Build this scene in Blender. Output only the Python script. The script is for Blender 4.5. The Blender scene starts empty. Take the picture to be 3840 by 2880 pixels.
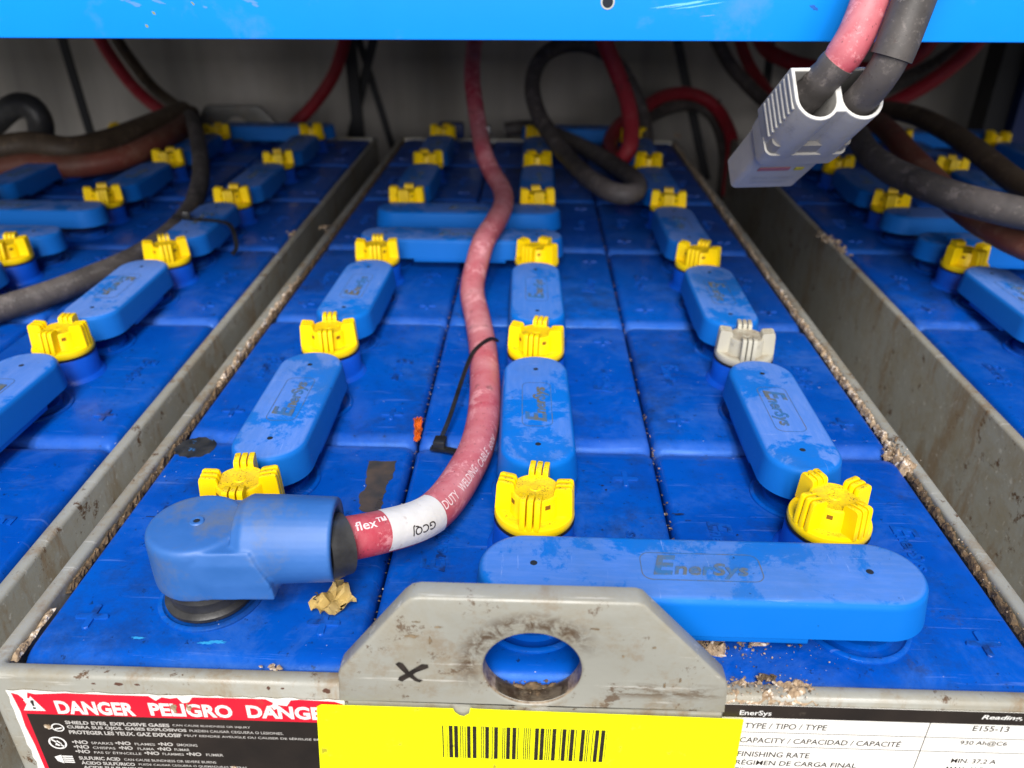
import bpy, bmesh, math, random
from mathutils import Vector, Matrix, noise
random.seed(7)
S = bpy.context.scene
COL = S.collection
R = math.radians

# ------------------------------------------------------------------ camera
cam = bpy.data.cameras.new('camera')
cam.sensor_width = 36.0
cam.lens = 27.86
cam.clip_start = 0.01
cam.clip_end = 30.0
cam.dof.use_dof = True
cam.dof.focus_distance = 0.325
cam.dof.aperture_fstop = 10.0
camo = bpy.data.objects.new('camera', cam)
COL.objects.link(camo)
p, y, r = 0.4924115, 0.0273449, 0.0074124
rotm = Matrix.Rotation(y, 3, 'Z') @ Matrix.Rotation(math.pi/2 - p, 3, 'X') @ Matrix.Rotation(r, 3, 'Z')
camo.matrix_world = Matrix.Translation((-0.002325, -0.191209, 0.223913)) @ rotm.to_4x4()
S.camera = camo

# ------------------------------------------------------------------ world, lamps, exposure
W = bpy.data.worlds.new('World'); S.world = W; W.use_nodes = True
W.node_tree.nodes['Background'].inputs[0].default_value = (1.0, 0.98, 0.95, 1)
W.node_tree.nodes['Background'].inputs[1].default_value = 0.19
S.view_settings.view_transform = 'Standard'
S.view_settings.look = 'None'
S.view_settings.exposure = 0.0
def area(name, loc, target, sx, sy, power, col):
    l = bpy.data.lights.new(name, 'AREA'); l.shape = 'RECTANGLE'; l.size = sx; l.size_y = sy
    l.energy = power; l.color = col
    o = bpy.data.objects.new(name, l); COL.objects.link(o)
    o.location = loc
    d = Vector(target) - Vector(loc)
    o.rotation_euler = d.to_track_quat('-Z', 'Y').to_euler()
    return o
area('ceiling_panel_light', (-0.28, -1.95, 2.6), (0, 0.3, 0), 0.35, 1.7, 80, (1.0, 0.97, 0.93))
area('ceiling_panel_light', (0.28, -1.95, 2.6), (0, 0.3, 0), 0.35, 1.7, 80, (1.0, 0.97, 0.93))
area('ceiling_row_light', (0.1, -3.6, 1.45), (0, 0.3, 0.1), 2.6, 1.7, 130, (1.0, 0.97, 0.95))

# ------------------------------------------------------------------ materials
def new_mat(name):
    m = bpy.data.materials.new(name); m.use_nodes = True
    nt = m.node_tree
    b = nt.nodes['Principled BSDF']
    return m, nt, b
class N:
    """small node graph helper"""
    def __init__(s, nt, random_offset=True):
        s.nt = nt
        tc = nt.nodes.new('ShaderNodeTexCoord')
        s.co = tc.outputs['Object']
        oi = nt.nodes.new('ShaderNodeObjectInfo')
        s.rnd = oi.outputs['Random']
        if random_offset:
            m = nt.nodes.new('ShaderNodeMath'); m.operation = 'MULTIPLY'; m.inputs[1].default_value = 7.3
            nt.links.new(s.rnd, m.inputs[0])
            v = nt.nodes.new('ShaderNodeVectorMath'); v.operation = 'ADD'
            nt.links.new(s.co, v.inputs[0]); nt.links.new(m.outputs[0], v.inputs[1])
            s.co2 = v.outputs[0]
        else:
            s.co2 = s.co
    def map(s, scale, rot=(0, 0, 0)):
        n = s.nt.nodes.new('ShaderNodeMapping'); n.inputs['Scale'].default_value = scale
        n.inputs['Rotation'].default_value = rot
        s.nt.links.new(s.co2, n.inputs[0]); return n.outputs[0]
    def noise(s, scale, detail=5, rough=.6, vec=None, dist=0.0):
        n = s.nt.nodes.new('ShaderNodeTexNoise'); n.inputs['Scale'].default_value = scale
        n.inputs['Detail'].default_value = detail; n.inputs['Roughness'].default_value = rough
        n.inputs['Distortion'].default_value = dist
        s.nt.links.new(vec or s.co2, n.inputs['Vector']); return n.outputs['Fac']
    def ramp(s, src, a, b, lo=0.0, hi=1.0):
        n = s.nt.nodes.new('ShaderNodeMapRange'); n.inputs[1].default_value = a; n.inputs[2].default_value = b
        n.inputs[3].default_value = lo; n.inputs[4].default_value = hi
        s.nt.links.new(src, n.inputs[0]); return n.outputs[0]
    def mul(s, a, b):
        n = s.nt.nodes.new('ShaderNodeMath'); n.operation = 'MULTIPLY'
        for i, x in enumerate((a, b)):
            if isinstance(x, (int, float)): n.inputs[i].default_value = x
            else: s.nt.links.new(x, n.inputs[i])
        return n.outputs[0]
    def op(s, o, a, b):
        n = s.nt.nodes.new('ShaderNodeMath'); n.operation = o
        for i, x in enumerate((a, b)):
            if isinstance(x, (int, float)): n.inputs[i].default_value = x
            else: s.nt.links.new(x, n.inputs[i])
        return n.outputs[0]
    def mix(s, fac, a, b):
        n = s.nt.nodes.new('ShaderNodeMix'); n.data_type = 'RGBA'
        for sock, x in ((n.inputs[0], fac), (n.inputs[6], a), (n.inputs[7], b)):
            if isinstance(x, (int, float)): sock.default_value = x
            elif isinstance(x, tuple): sock.default_value = (*x, 1)
            else: s.nt.links.new(x, sock)
        return n.outputs[2]
    def normal_z(s):
        g = s.nt.nodes.new('ShaderNodeNewGeometry')
        x = s.nt.nodes.new('ShaderNodeSeparateXYZ'); s.nt.links.new(g.outputs['Normal'], x.inputs[0])
        return x.outputs[2]
    def sep(s):
        x = s.nt.nodes.new('ShaderNodeSeparateXYZ'); s.nt.links.new(s.co, x.inputs[0]); return x.outputs
    def bump(s, h, strength, dist, b):
        n = s.nt.nodes.new('ShaderNodeBump'); n.inputs['Strength'].default_value = strength
        n.inputs['Distance'].default_value = dist
        s.nt.links.new(h, n.inputs['Height']); s.nt.links.new(n.outputs[0], b.inputs['Normal'])
def plain(name, col, rough=.5, metal=0.0, spec=.5):
    m, nt, b = new_mat(name)
    b.inputs['Base Color'].default_value = (*col, 1)
    b.inputs['Roughness'].default_value = rough
    b.inputs['Metallic'].default_value = metal
    b.inputs['Specular IOR Level'].default_value = spec
    return m
def mottled(name, c1, c2, scale, rough=.6, lo=.35, hi=.65, bump=.2, bscale=300, metal=0.0, detail=6, c3=None, s3=60, lo3=.6, hi3=.66, ro=True):
    m, nt, b = new_mat(name); n = N(nt, ro)
    f = n.ramp(n.noise(scale, detail), lo, hi)
    c = n.mix(f, c1, c2)
    if c3:
        c = n.mix(n.ramp(n.noise(s3, 8, .7), lo3, hi3), c, c3)
    nt.links.new(c, b.inputs['Base Color'])
    b.inputs['Roughness'].default_value = rough; b.inputs['Metallic'].default_value = metal
    if bump: n.bump(n.noise(bscale, 4), bump, .0006, b)
    return m

def cell_mat():
    m, nt, b = new_mat('blue_cell_plastic'); n = N(nt)
    c = n.mix(n.ramp(n.noise(13, 5), .3, .72), (.0003, .054, .34), (.0006, .092, .46))
    c = n.mix(n.mul(n.rnd, .35), c, (.0006, .060, .46))       # cell to cell shift
    c = n.mix(n.mul(n.ramp(n.noise(60, 9, .75), .50, .70), .35), c, (.0004, .034, .22))
    sc = n.mul(n.ramp(n.noise(20, 10, .80, dist=.4), .50, .64), .30)
    c = n.mix(sc, c, (.06, .16, .50))                         # dusty film
    st = n.ramp(n.noise(1.0, 6, .7, vec=n.map((18, 420, 18), (0, 0, .9))), .61, .66)
    c = n.mix(n.mul(st, .22), c, (.16, .26, .62))             # hairline scratches
    d2 = n.mul(n.ramp(n.noise(9, 9, .80), .53, .66), .55)
    c = n.mix(d2, c, (.012, .022, .055))                      # grime patches
    d = n.mul(n.ramp(n.noise(240, 5, .75), .625, .67), .75)
    c = n.mix(d, c, (.006, .009, .016))
    br = n.mul(n.ramp(n.noise(33, 9, .82), .61, .65), .32)
    c = n.mix(br, c, (.030, .034, .040))
    w = n.ramp(n.noise(520, 2, .5), .765, .785)
    c = n.mix(n.mul(w, .85), c, (.50, .48, .44))
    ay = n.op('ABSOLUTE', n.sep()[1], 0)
    edge_sheen = n.mul(n.mul(n.ramp(ay, .0690, .0745), n.ramp(n.noise(55, 7, .7), .25, .60)), .36)
    c = n.mix(edge_sheen, c, (.08, .18, .55))                        # highlight band on the end shoulders, painted into the colour
    nt.links.new(c, b.inputs['Base Color'])
    nt.links.new(n.ramp(n.noise(40, 6), .3, .7, .24, .50), b.inputs['Roughness'])
    b.inputs['Specular IOR Level'].default_value = .30
    b.inputs['Specular Tint'].default_value = (.30, .55, 1.0, 1)
    h = n.op('ADD', n.noise(110, 6), n.mul(n.noise(9, 3), 3.0))
    n.bump(h, .22, .0008, b)
    return m
def strap_mat():
    m, nt, b = new_mat('blue_strap_plastic'); n = N(nt)
    base = n.mix(n.rnd, (.0006, .135, .56), (.010, .150, .56))
    # pale scuffing lies on the upper face only
    up = n.ramp(n.normal_z(), .75, .97)
    patch = n.ramp(n.noise(24, 10, .76, dist=.3), .45, .495)
    streak = n.ramp(n.noise(1.0, 8, .7, vec=n.map((60, 420, 60))), .45, .75)
    edge = n.op('ADD', n.mul(patch, .75), n.mul(n.mul(streak, patch), .5))
    amount = n.ramp(n.rnd, 0, 1, .55, 1.15)
    c = n.mix(n.mul(n.mul(edge, up), amount), base, (.12, .24, .64))
    scr = n.ramp(n.noise(1.0, 6, .7, vec=n.map((25, 500, 25), (0, 0, .5))), .66, .72)
    c = n.mix(n.mul(scr, .45), c, (.42, .50, .80))
    scr2 = n.ramp(n.noise(1.0, 7, .75, vec=n.map((420, 30, 60), (0, 0, .25))), .63, .69)
    c = n.mix(n.mul(n.mul(scr2, up), .45), c, (.34, .44, .78))
    ol = n.mul(n.ramp(n.noise(9, 6, .7), .50, .72), .45)
    c = n.mix(n.mul(ol, up), c, (.055, .12, .24))
    d = n.ramp(n.noise(300, 3, .6), .72, .76)
    c = n.mix(n.mul(d, .7), c, (.01, .02, .04))
    nt.links.new(c, b.inputs['Base Color'])
    nt.links.new(n.ramp(n.noise(50, 6), .3, .7, .42, .62), b.inputs['Roughness'])
    b.inputs['Specular IOR Level'].default_value = .35
    b.inputs['Specular Tint'].default_value = (.40, .65, 1.0, 1)
    n.bump(n.noise(90, 6), .2, .0006, b)
    return m
def cap_mat(name, c1, c2, dirt, amt=.9):
    m, nt, b = new_mat(name); n = N(nt)
    c = n.mix(n.ramp(n.noise(40, 4), .3, .7), c1, c2)
    up = n.ramp(n.normal_z(), .85, .98)
    z = n.sep()
    rr = n.op('SQRT', n.op('ADD', n.mul(z[0], z[0]), n.mul(z[1], z[1])), 0)
    inner = n.ramp(rr, .0152, .0135)
    film = n.mul(n.mul(n.mul(n.ramp(n.noise(160, 8, .75), .36, .62), up), inner), .75 * amt)
    c = n.mix(film, c, dirt)
    sp = n.mul(n.mul(n.mul(n.ramp(n.noise(1300, 4, .6), .55, .62), n.ramp(n.noise(170, 5, .6), .42, .55)), up), amt)
    c = n.mix(n.mul(sp, inner), c, (.06, .04, .01))
    nt.links.new(c, b.inputs['Base Color'])
    b.inputs['Roughness'].default_value = .38
    b.inputs['Specular IOR Level'].default_value = .35
    return m
def steel_mat(name, base, base2, chip, film, amt=1.0, hole=False):
    m, nt, b = new_mat(name); n = N(nt, False)
    c = n.mix(n.ramp(n.noise(12, 5), .3, .7), base, base2)
    f = n.mul(n.ramp(n.noise(22, 9, .78, dist=.4), .46, .66), .55 * amt)
    c = n.mix(f, c, film)
    ch = n.ramp(n.noise(60, 10, .82, dist=.2), .590, .605)
    ch = n.mul(ch, amt)
    c = n.mix(n.mul(ch, .9), c, chip)
    rs = n.mul(n.ramp(n.noise(34, 8, .8, vec=n.map((1, 1, .3))), .52, .62), .5 * amt)
    c = n.mix(rs, c, (.20, .13, .065))
    sw = n.mul(n.ramp(n.noise(1.0, 6, .7, vec=n.map((14, 260, 260), (0, .2, 0))), .60, .66), .5)
    c = n.mix(sw, c, (.58, .57, .53))
    if hole:
        x, y_, z_ = n.sep()
        dx = x; dz = n.op('SUBTRACT', y_, .0122)
        rr_ = n.op('SQRT', n.op('ADD', n.mul(dx, dx), n.mul(dz, dz)), 0)
        band = n.mul(n.ramp(rr_, .0160, .0200), n.ramp(rr_, .0275, .0225))
        arcm = n.mul(n.ramp(n.op('SUBTRACT', n.mul(dz, .8), n.mul(dx, .35)), -.002, .010), 1.0)
        sm = n.mul(n.mul(band, arcm), n.ramp(n.noise(170, 10, .85, dist=1.2), .44, .56))
        c = n.mix(n.mul(sm, .92), c, (.075, .045, .025))
        low = n.mul(n.mul(n.ramp(y_, .0085, .0055), n.ramp(y_, .0000, .0025)), n.ramp(n.op('ABSOLUTE', n.op('SUBTRACT', x, .045), 0), .024, .012))
        sm2 = n.mul(low, n.ramp(n.noise(150, 9, .8, vec=n.map((.4, 1.6, 1))), .48, .55))
        c = n.mix(n.mul(sm2, .8), c, (.10, .065, .035))
        inn = n.ramp(rr_, .01695, .01675)
        ic = n.mix(n.ramp(n.noise(180, 8, .8), .4, .6), (.10, .06, .035), (.34, .27, .19))
        c = n.mix(n.mul(inn, n.ramp(dz, .010, .002)), c, ic)
    nt.links.new(c, b.inputs['Base Color'])
    nt.links.new(n.ramp(n.noise(60, 6), .3, .7, .28, .5), b.inputs['Roughness'])
    n.bump(n.noise(70, 7), .35, .0008, b)
    return m
def cable_mat(name, c1, c2, pale, amt=1.0, rough=.55):
    m, nt, b = new_mat(name); n = N(nt)
    c = n.mix(n.ramp(n.noise(22, 5), .3, .7), c1, c2)
    up = n.ramp(n.normal_z(), -.5, .9, .25, 1.0)
    d = n.op('ADD', n.mul(n.ramp(n.noise(24, 9, .72, dist=.5), .40, .62), .6), n.mul(n.ramp(n.noise(7, 3, .5), .42, .60), .5))
    c = n.mix(n.mul(n.mul(d, up), .58 * amt), c, pale)
    s = n.ramp(n.noise(1.0, 7, .75, vec=n.map((120, 40, 120), (0, 0, .3))), .56, .70)
    c = n.mix(n.mul(s, .4 * amt), c, tuple(min(1, v * 1.5) for v in pale))
    pt = n.ramp(n.noise(60, 9, .78), .555, .585)
    c = n.mix(n.mul(n.mul(pt, up), .50 * amt), c, tuple(min(1, v * 1.25) for v in pale))
    dk = n.ramp(n.noise(85, 7, .75), .60, .64)
    c = n.mix(n.mul(dk, .45), c, (.05, .03, .03))
    k = n.ramp(n.noise(500, 3, .6), .66, .70)
    c = n.mix(n.mul(k, .6), c, (.03, .02, .02))
    nt.links.new(c, b.inputs['Base Color'])
    b.inputs['Roughness'].default_value = rough
    b.inputs['Specular IOR Level'].default_value = .35
    n.bump(n.noise(200, 5), .25, .0005, b)
    return m
M = dict(
    cell=cell_mat(), strap=strap_mat(),
    collar=mottled('blue_collar_plastic', (.0005, .062, .50), (.001, .09, .58), 60, .4, bump=0),
    cap=cap_mat('yellow_cap_plastic', (.93, .62, .0005), (.98, .70, .001), (.50, .32, .02)),
    capw=cap_mat('pale_grey_cap_plastic', (.42, .40, .33), (.48, .46, .38), (.28, .20, .12)),
    gasket=plain('black_rubber', (.006, .006, .006), .45),
    slot=plain('amber_slot', (.22, .09, .002), .6),
    steel=steel_mat('grey_painted_steel', (.265, .265, .235), (.31, .31, .28), (.09, .05, .025), (.24, .20, .13), 1.3),
    lug=steel_mat('grey_painted_lug_steel', (.265, .265, .235), (.31, .31, .28), (.09, .05, .025), (.24, .20, .13), .9, True),
    steeld=steel_mat('grey_painted_steel_shaded_grimy', (.15, .15, .138), (.21, .21, .195), (.08, .05, .03), (.19, .17, .13), 1.15),  # side trays: weak light on their walls put into a darker base, plus grime
    boot=mottled('blue_rubber_boot', (.022, .110, .36), (.035, .135, .42), 35, .5, bump=.25, bscale=60, c3=(.12, .14, .17), s3=26, lo3=.50, hi3=.72),
    rubber=mottled('black_rubber_sleeve', (.018, .018, .02), (.05, .05, .05), 60, .42, bump=.4, bscale=120),
    red=cable_mat('red_welding_cable', (.37, .018, .042), (.45, .036, .070), (.64, .31, .33), 1.25),
    reddark=cable_mat('red_cable_jacket', (.30, .006, .018), (.38, .012, .03), (.34, .10, .10), .5),
    rust=cable_mat('rusty_red_cable_jacket', (.17, .022, .012), (.085, .026, .016), (.20, .12, .085), .9),
    black=cable_mat('black_cable_jacket', (.036, .033, .033), (.060, .055, .053), (.19, .165, .155), 1.1),
    brown=cable_mat('dirty_dark_cable_jacket', (.030, .021, .014), (.060, .042, .027), (.18, .13, .085), .9),
    zip=mottled('black_nylon', (.008, .008, .009), (.02, .02, .02), 90, .35, bump=0),
    beam=mottled('light_blue_beam_paint', (.000, .265, .93), (.000, .285, .95), 9, .42, bump=.15, bscale=30,
                 c3=(.06, .29, .82), s3=16, lo3=.56, hi3=.72, ro=False),
    darkblue=plain('dark_blue_paint', (.002, .02, .12), .5),
    brace=plain('black_brace_paint', (.006, .007, .012), .5),
    deck=mottled('grey_deck_steel', (.16, .16, .17), (.22, .22, .22), 6, .6),
    plug=mottled('grey_plug_plastic', (.30, .29, .275), (.35, .34, .32), 40, .45, bump=.25, bscale=150, c3=(.24, .23, .22), s3=60, lo3=.6, hi3=.8),
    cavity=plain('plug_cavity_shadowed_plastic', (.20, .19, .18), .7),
    dirtline=mottled('dirt_in_moulding', (.020, .12, .32), (.11, .11, .085), 120, .8, bump=0, lo=.4, hi=.6),
    cellmark=mottled('blue_cell_moulding', (.0008, .075, .42), (.004, .026, .14), 130, .4, lo=.48, hi=.66, bump=0),
    hole=plain('dark_hole', (.004, .010, .020), .8),
    ink=mottled('black_marker_ink', (.010, .008, .007), (.03, .022, .018), 300, .5, bump=0),
    char=mottled('black_residue', (.012, .015, .02), (.045, .045, .045), 130, .35, bump=.3, c3=(.03, .16, .42), s3=110, lo3=.61, hi3=.63),
    lred=mottled('red_label_film', (.72, .006, .030), (.62, .015, .035), 25, .35, bump=.1, c3=(.36, .06, .05), s3=40, lo3=.60, hi3=.72, ro=False),
    lblack=mottled('black_label_film', (.012, .009, .008), (.028, .020, .016), 20, .4, bump=.1, c3=(.10, .08, .06), s3=60, lo3=.67, hi3=.75, ro=False),
    lwhite=mottled('white_label_film', (.86, .84, .80), (.80, .78, .74), 20, .4, bump=0, c3=(.66, .52, .40), s3=42, lo3=.70, hi3=.80, ro=False),
    lyellow=mottled('fluorescent_yellow_film', (.95, .98, .000), (.93, .96, .000), 10, .45, bump=0, c3=(.42, .38, .02), s3=110, lo3=.61, hi3=.66, ro=False),
    lprint=plain('white_print', (.80, .79, .77), .5),
    lprintg=plain('grey_print', (.50, .48, .46), .5),
    pprint=plain('pink_white_print', (.78, .62, .63), .5),
    tape=mottled('yellow_paper', (.72, .52, .16), (.80, .62, .28), 90, .6, bump=.5, bscale=200, c3=(.22, .09, .05), s3=150, lo3=.62, hi3=.68),
    orange=plain('orange_film', (.90, .20, .02), .45),
    debris=mottled('tan_debris', (.46, .34, .22), (.17, .11, .065), 420, .8, bump=.6, bscale=900, c3=(.74, .66, .57), s3=300, lo3=.54, hi3=.60),
    debrisd=mottled('dark_debris', (.05, .035, .02), (.16, .10, .05), 350, .8, bump=.6, bscale=900, c3=(.5, .42, .34), s3=600, lo3=.62, hi3=.66),
    metal=plain('dull_lug_metal', (.45, .46, .47), .4, 1.0),
)
def wall_mat():
    m, nt, b = new_mat('grey_back_wall'); n = N(nt, False)
    v = n.noise(1.0, 4, .5, vec=n.map((6, 1, .6)))
    c = n.mix(n.ramp(v, .35, .65), (.26, .25, .235), (.70, .66, .61))
    c = n.mix(n.mul(n.ramp(n.noise(9, 6), .5, .75), .4), c, (.30, .26, .20))
    nt.links.new(c, b.inputs['Base Color']); b.inputs['Roughness'].default_value = .85
    n.bump(n.noise(80, 6), .4, .002, b)
    return m
M['wall'] = wall_mat()

# ------------------------------------------------------------------ building helpers
def obj(name, me, mat=None, parent=None, loc=None, rot=None, smooth=True):
    if mat and not me.materials: me.materials.append(mat)
    if smooth:
        for f in me.polygons: f.use_smooth = True
    o = bpy.data.objects.new(name, me); COL.objects.link(o)
    if parent: o.parent = parent
    if loc is not None: o.location = loc
    if rot is not None: o.rotation_euler = rot
    return o
def tag(o, label, cat, group=None, kind=None):
    if label: o['label'] = label
    if cat: o['category'] = cat
    if group: o['group'] = group
    if kind: o['kind'] = kind
    return o
def empty(name, loc=(0, 0, 0), rz=0.0):
    o = bpy.data.objects.new(name, None); COL.objects.link(o); o.location = loc
    o.rotation_euler = (0, 0, rz); o.empty_display_size = .02
    return o
def like(o, parent, loc=None, rot=None, name=None):
    """copy of a part (and its own sub-parts), sharing mesh data"""
    c = o.copy(); COL.objects.link(c); c.parent = parent
    if loc is not None: c.location = loc
    if rot is not None: c.rotation_euler = rot
    for ch in list(o.children):
        like(ch, c)
    return c
def fin(bm, name, sharp=35):
    bmesh.ops.recalc_face_normals(bm, faces=bm.faces)
    for e in bm.edges:
        if len(e.link_faces) == 2 and e.calc_face_angle(0) > R(sharp): e.smooth = False
    me = bpy.data.meshes.new(name); bm.to_mesh(me); bm.free(); return me
def loft(bm, loops, cap0=True, cap1=True, mi=0):
    vs = [[bm.verts.new(c) for c in lp] for lp in loops]
    n = len(vs[0])
    for a, b in zip(vs, vs[1:]):
        for i in range(n):
            f = bm.faces.new((a[i], a[(i+1) % n], b[(i+1) % n], b[i])); f.material_index = mi
    if cap0: f = bm.faces.new(vs[0][::-1]); f.material_index = mi
    if cap1: f = bm.faces.new(vs[-1]); f.material_index = mi
    return vs
def rrect(w, d, rc, z, ix=0, iy=0, n=6):
    """rounded rectangle loop, w x d, corner radius rc, inset ix/iy"""
    hw, hd = w/2 - ix, d/2 - iy
    rc = max(min(rc, hw, hd), .0002)
    out = []
    for cx, cy, a0 in ((hw-rc, hd-rc, 0), (-hw+rc, hd-rc, 90), (-hw+rc, -hd+rc, 180), (hw-rc, -hd+rc, 270)):
        for k in range(n+1):
            a = R(a0 + 90*k/n); out.append((cx + rc*math.cos(a), cy + rc*math.sin(a), z))
    return out
def circle(rad, z, n=40, c=(0, 0)):
    return [(c[0]+rad*math.cos(2*math.pi*k/n), c[1]+rad*math.sin(2*math.pi*k/n), z) for k in range(n)]
def lathe(bm, prof, n=40, c=(0, 0), cap0=True, cap1=True, mi=0):
    return loft(bm, [circle(a, z, n, c) for a, z in prof], cap0, cap1, mi)
def box(bm, x0, x1, y0, y1, z0, z1, bev=0.0, mi=0, mat=None):
    r_ = bmesh.ops.create_cube(bm, size=1.0)
    vs = r_['verts']
    for v in vs:
        v.co = Vector(((x0+x1)/2 + v.co.x*(x1-x0), (y0+y1)/2 + v.co.y*(y1-y0), (z0+z1)/2 + v.co.z*(z1-z0)))
    fs = set(f for v in vs for f in v.link_faces)
    for f in fs: f.material_index = mi
    if bev:
        es = list(set(e for v in vs for e in v.link_edges))
        r2 = bmesh.ops.bevel(bm, geom=es, offset=bev, segments=2, affect='EDGES', profile=.5)
        vs = list(set(v for f in r2['faces'] for v in f.verts) | set(v for v in vs if v.is_valid))
    if mat:
        for v in vs:
            if v.is_valid: v.co = mat @ v.co
    return vs
def catmull(pts, step=.003):
    P = [Vector(q) for q in pts]
    P = [P[0]*2 - P[1]] + P + [P[-1]*2 - P[-2]]
    out = []
    for i in range(1, len(P)-2):
        a, b, c, d = P[i-1:i+3]
        k = max(2, int((c-b).length/step))
        for j in range(k):
            t = j/k
            out.append(.5*((2*b) + (c-a)*t + (2*a-5*b+4*c-d)*t*t + (3*b-a-3*c+d)*t**3))
    out.append(P[-2].copy())
    # light smoothing
    for _ in range(6):
        out = [out[0]] + [(out[i-1]+out[i]*2+out[i+1])/4 for i in range(1, len(out)-1)] + [out[-1]]
    return out
def frames(path):
    fr = []
    for i, q in enumerate(path):
        t = (path[min(i+1, len(path)-1)] - path[max(i-1, 0)]).normalized()
        up = Vector((0, 0, 1)) if abs(t.z) < .97 else Vector((0, -1, 0))
        nrm = (up - t*up.dot(t)).normalized()
        fr.append((q, t, nrm, t.cross(nrm)))
    # keep the frame from flipping
    for i in range(1, len(fr)):
        q, t, n_, s_ = fr[i]
        pn = fr[i-1][2]
        if abs(t.z) > .55:
            nn = (pn - t*pn.dot(t)).normalized(); fr[i] = (q, t, nn, t.cross(nn))
    return fr
def tube_mesh(name, path, rad, n=20, rf=None):
    fr = frames(path); bm = bmesh.new(); loops = []
    s = 0
    for i, (q, t, a, b) in enumerate(fr):
        if i: s += (fr[i][0]-fr[i-1][0]).length
        rr = rad if rf is None else rf(s)
        loops.append([q + a*(rr*math.cos(2*math.pi*k/n)) + b*(rr*math.sin(2*math.pi*k/n)) for k in range(n)])
    loft(bm, loops)
    return fin(bm, name)
def arclen(path):
    s = [0]
    for a, b in zip(path, path[1:]): s.append(s[-1] + (b-a).length)
    return s
class Wrap:
    """puts flat (u along, v around) points onto a tube"""
    def __init__(w, path, rad):
        w.fr = frames(path); w.s = arclen(path); w.rad = rad
    def at(w, s, theta, lift):
        s = max(0, min(s, w.s[-1]-1e-6))
        i = 0
        lo, hi = 0, len(w.s)-1
        while hi-lo > 1:
            m = (lo+hi)//2
            if w.s[m] <= s: lo = m
            else: hi = m
        t = (s-w.s[lo])/(w.s[hi]-w.s[lo])
        a, b = w.fr[lo], w.fr[hi]
        q = a[0].lerp(b[0], t); n1 = a[2].lerp(b[2], t).normalized(); n2 = a[3].lerp(b[3], t).normalized()
        return q + (n1*math.cos(theta) + n2*math.sin(theta))*(w.rad+lift)
def text_mesh(s, width=None, height=None, bold=0.0, shear=0.0, extrude=0.0, align='LEFT', spacing=1.0):
    cu = bpy.data.curves.new('lettering', 'FONT'); cu.body = s
    cu.size = 1.0; cu.offset = bold; cu.shear = shear; cu.extrude = extrude; cu.space_character = spacing
    cu.resolution_u = 3
    o = bpy.data.objects.new('lettering_tmp', cu); COL.objects.link(o)
    dg = bpy.context.evaluated_depsgraph_get()
    me = bpy.data.meshes.new_from_object(o.evaluated_get(dg))
    bpy.data.objects.remove(o); bpy.data.curves.remove(cu)
    me.materials.clear()
    xs = [v.co.x for v in me.vertices]; ys = [v.co.y for v in me.vertices]
    x0, x1, y0, y1 = min(xs), max(xs), min(ys), max(ys)
    sx = (width/(x1-x0)) if width else None
    sy = (height/(y1-y0)) if height else None
    if sx is None: sx = sy
    if sy is None: sy = sx
    for v in me.vertices:
        x = (v.co.x-x0)*sx; yy = (v.co.y-y0)*sy
        if align == 'CENTER': x -= (x1-x0)*sx/2; yy -= (y1-y0)*sy/2
        v.co = Vector((x, yy, v.co.z))
    return me
def join_meshes(name, items):
    """items: list of (mesh, matrix)"""
    bm = bmesh.new()
    for me, mx in items:
        n0 = len(bm.verts)
        bm.from_mesh(me); bm.verts.ensure_lookup_table()
        for v in bm.verts[n0:]: v.co = mx @ v.co
        bpy.data.meshes.remove(me)
    out = bpy.data.meshes.new(name); bm.to_mesh(out); bm.free(); return out
def curve2d(name, polys, depth, bevel, mat_=None):
    """flat outline(s) (first outer, rest holes) -> solid of given thickness, centred on z=0"""
    cu = bpy.data.curves.new(name, 'CURVE'); cu.dimensions = '2D'; cu.fill_mode = 'BOTH'
    cu.extrude = max(depth/2-bevel, 1e-5); cu.bevel_depth = bevel; cu.bevel_resolution = 2
    cu.offset = -bevel
    for poly in polys:
        sp = cu.splines.new('POLY'); sp.points.add(len(poly)-1)
        for q, c in zip(sp.points, poly): q.co = (c[0], c[1], 0, 1)
        sp.use_cyclic_u = True
    o = bpy.data.objects.new(name, cu); COL.objects.link(o)
    dg = bpy.context.evaluated_depsgraph_get()
    me = bpy.data.meshes.new_from_object(o.evaluated_get(dg))
    bpy.data.objects.remove(o); bpy.data.curves.remove(cu)
    me.materials.clear()
    bm = bmesh.new(); bm.from_mesh(me); bmesh.ops.remove_doubles(bm, verts=bm.verts, dist=1e-6)
    bpy.data.meshes.remove(me)
    return fin(bm, name, 30)
FRONT = Matrix.Rotation(math.pi/2, 4, 'X')        # flat XY print stood up to face -Y

# ------------------------------------------------------------------ dimensions (metres)
CW, CL = 0.12357, 0.158          # one cell: width across the battery, length along it
POST = (0.037, 0.119)            # terminal posts, distance from the front of the cell
CAPY = 0.079
NR = 6
TW = 0.389                       # tray width outside
TL = NR*CL + 0.0075
TH = 0.45

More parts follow.
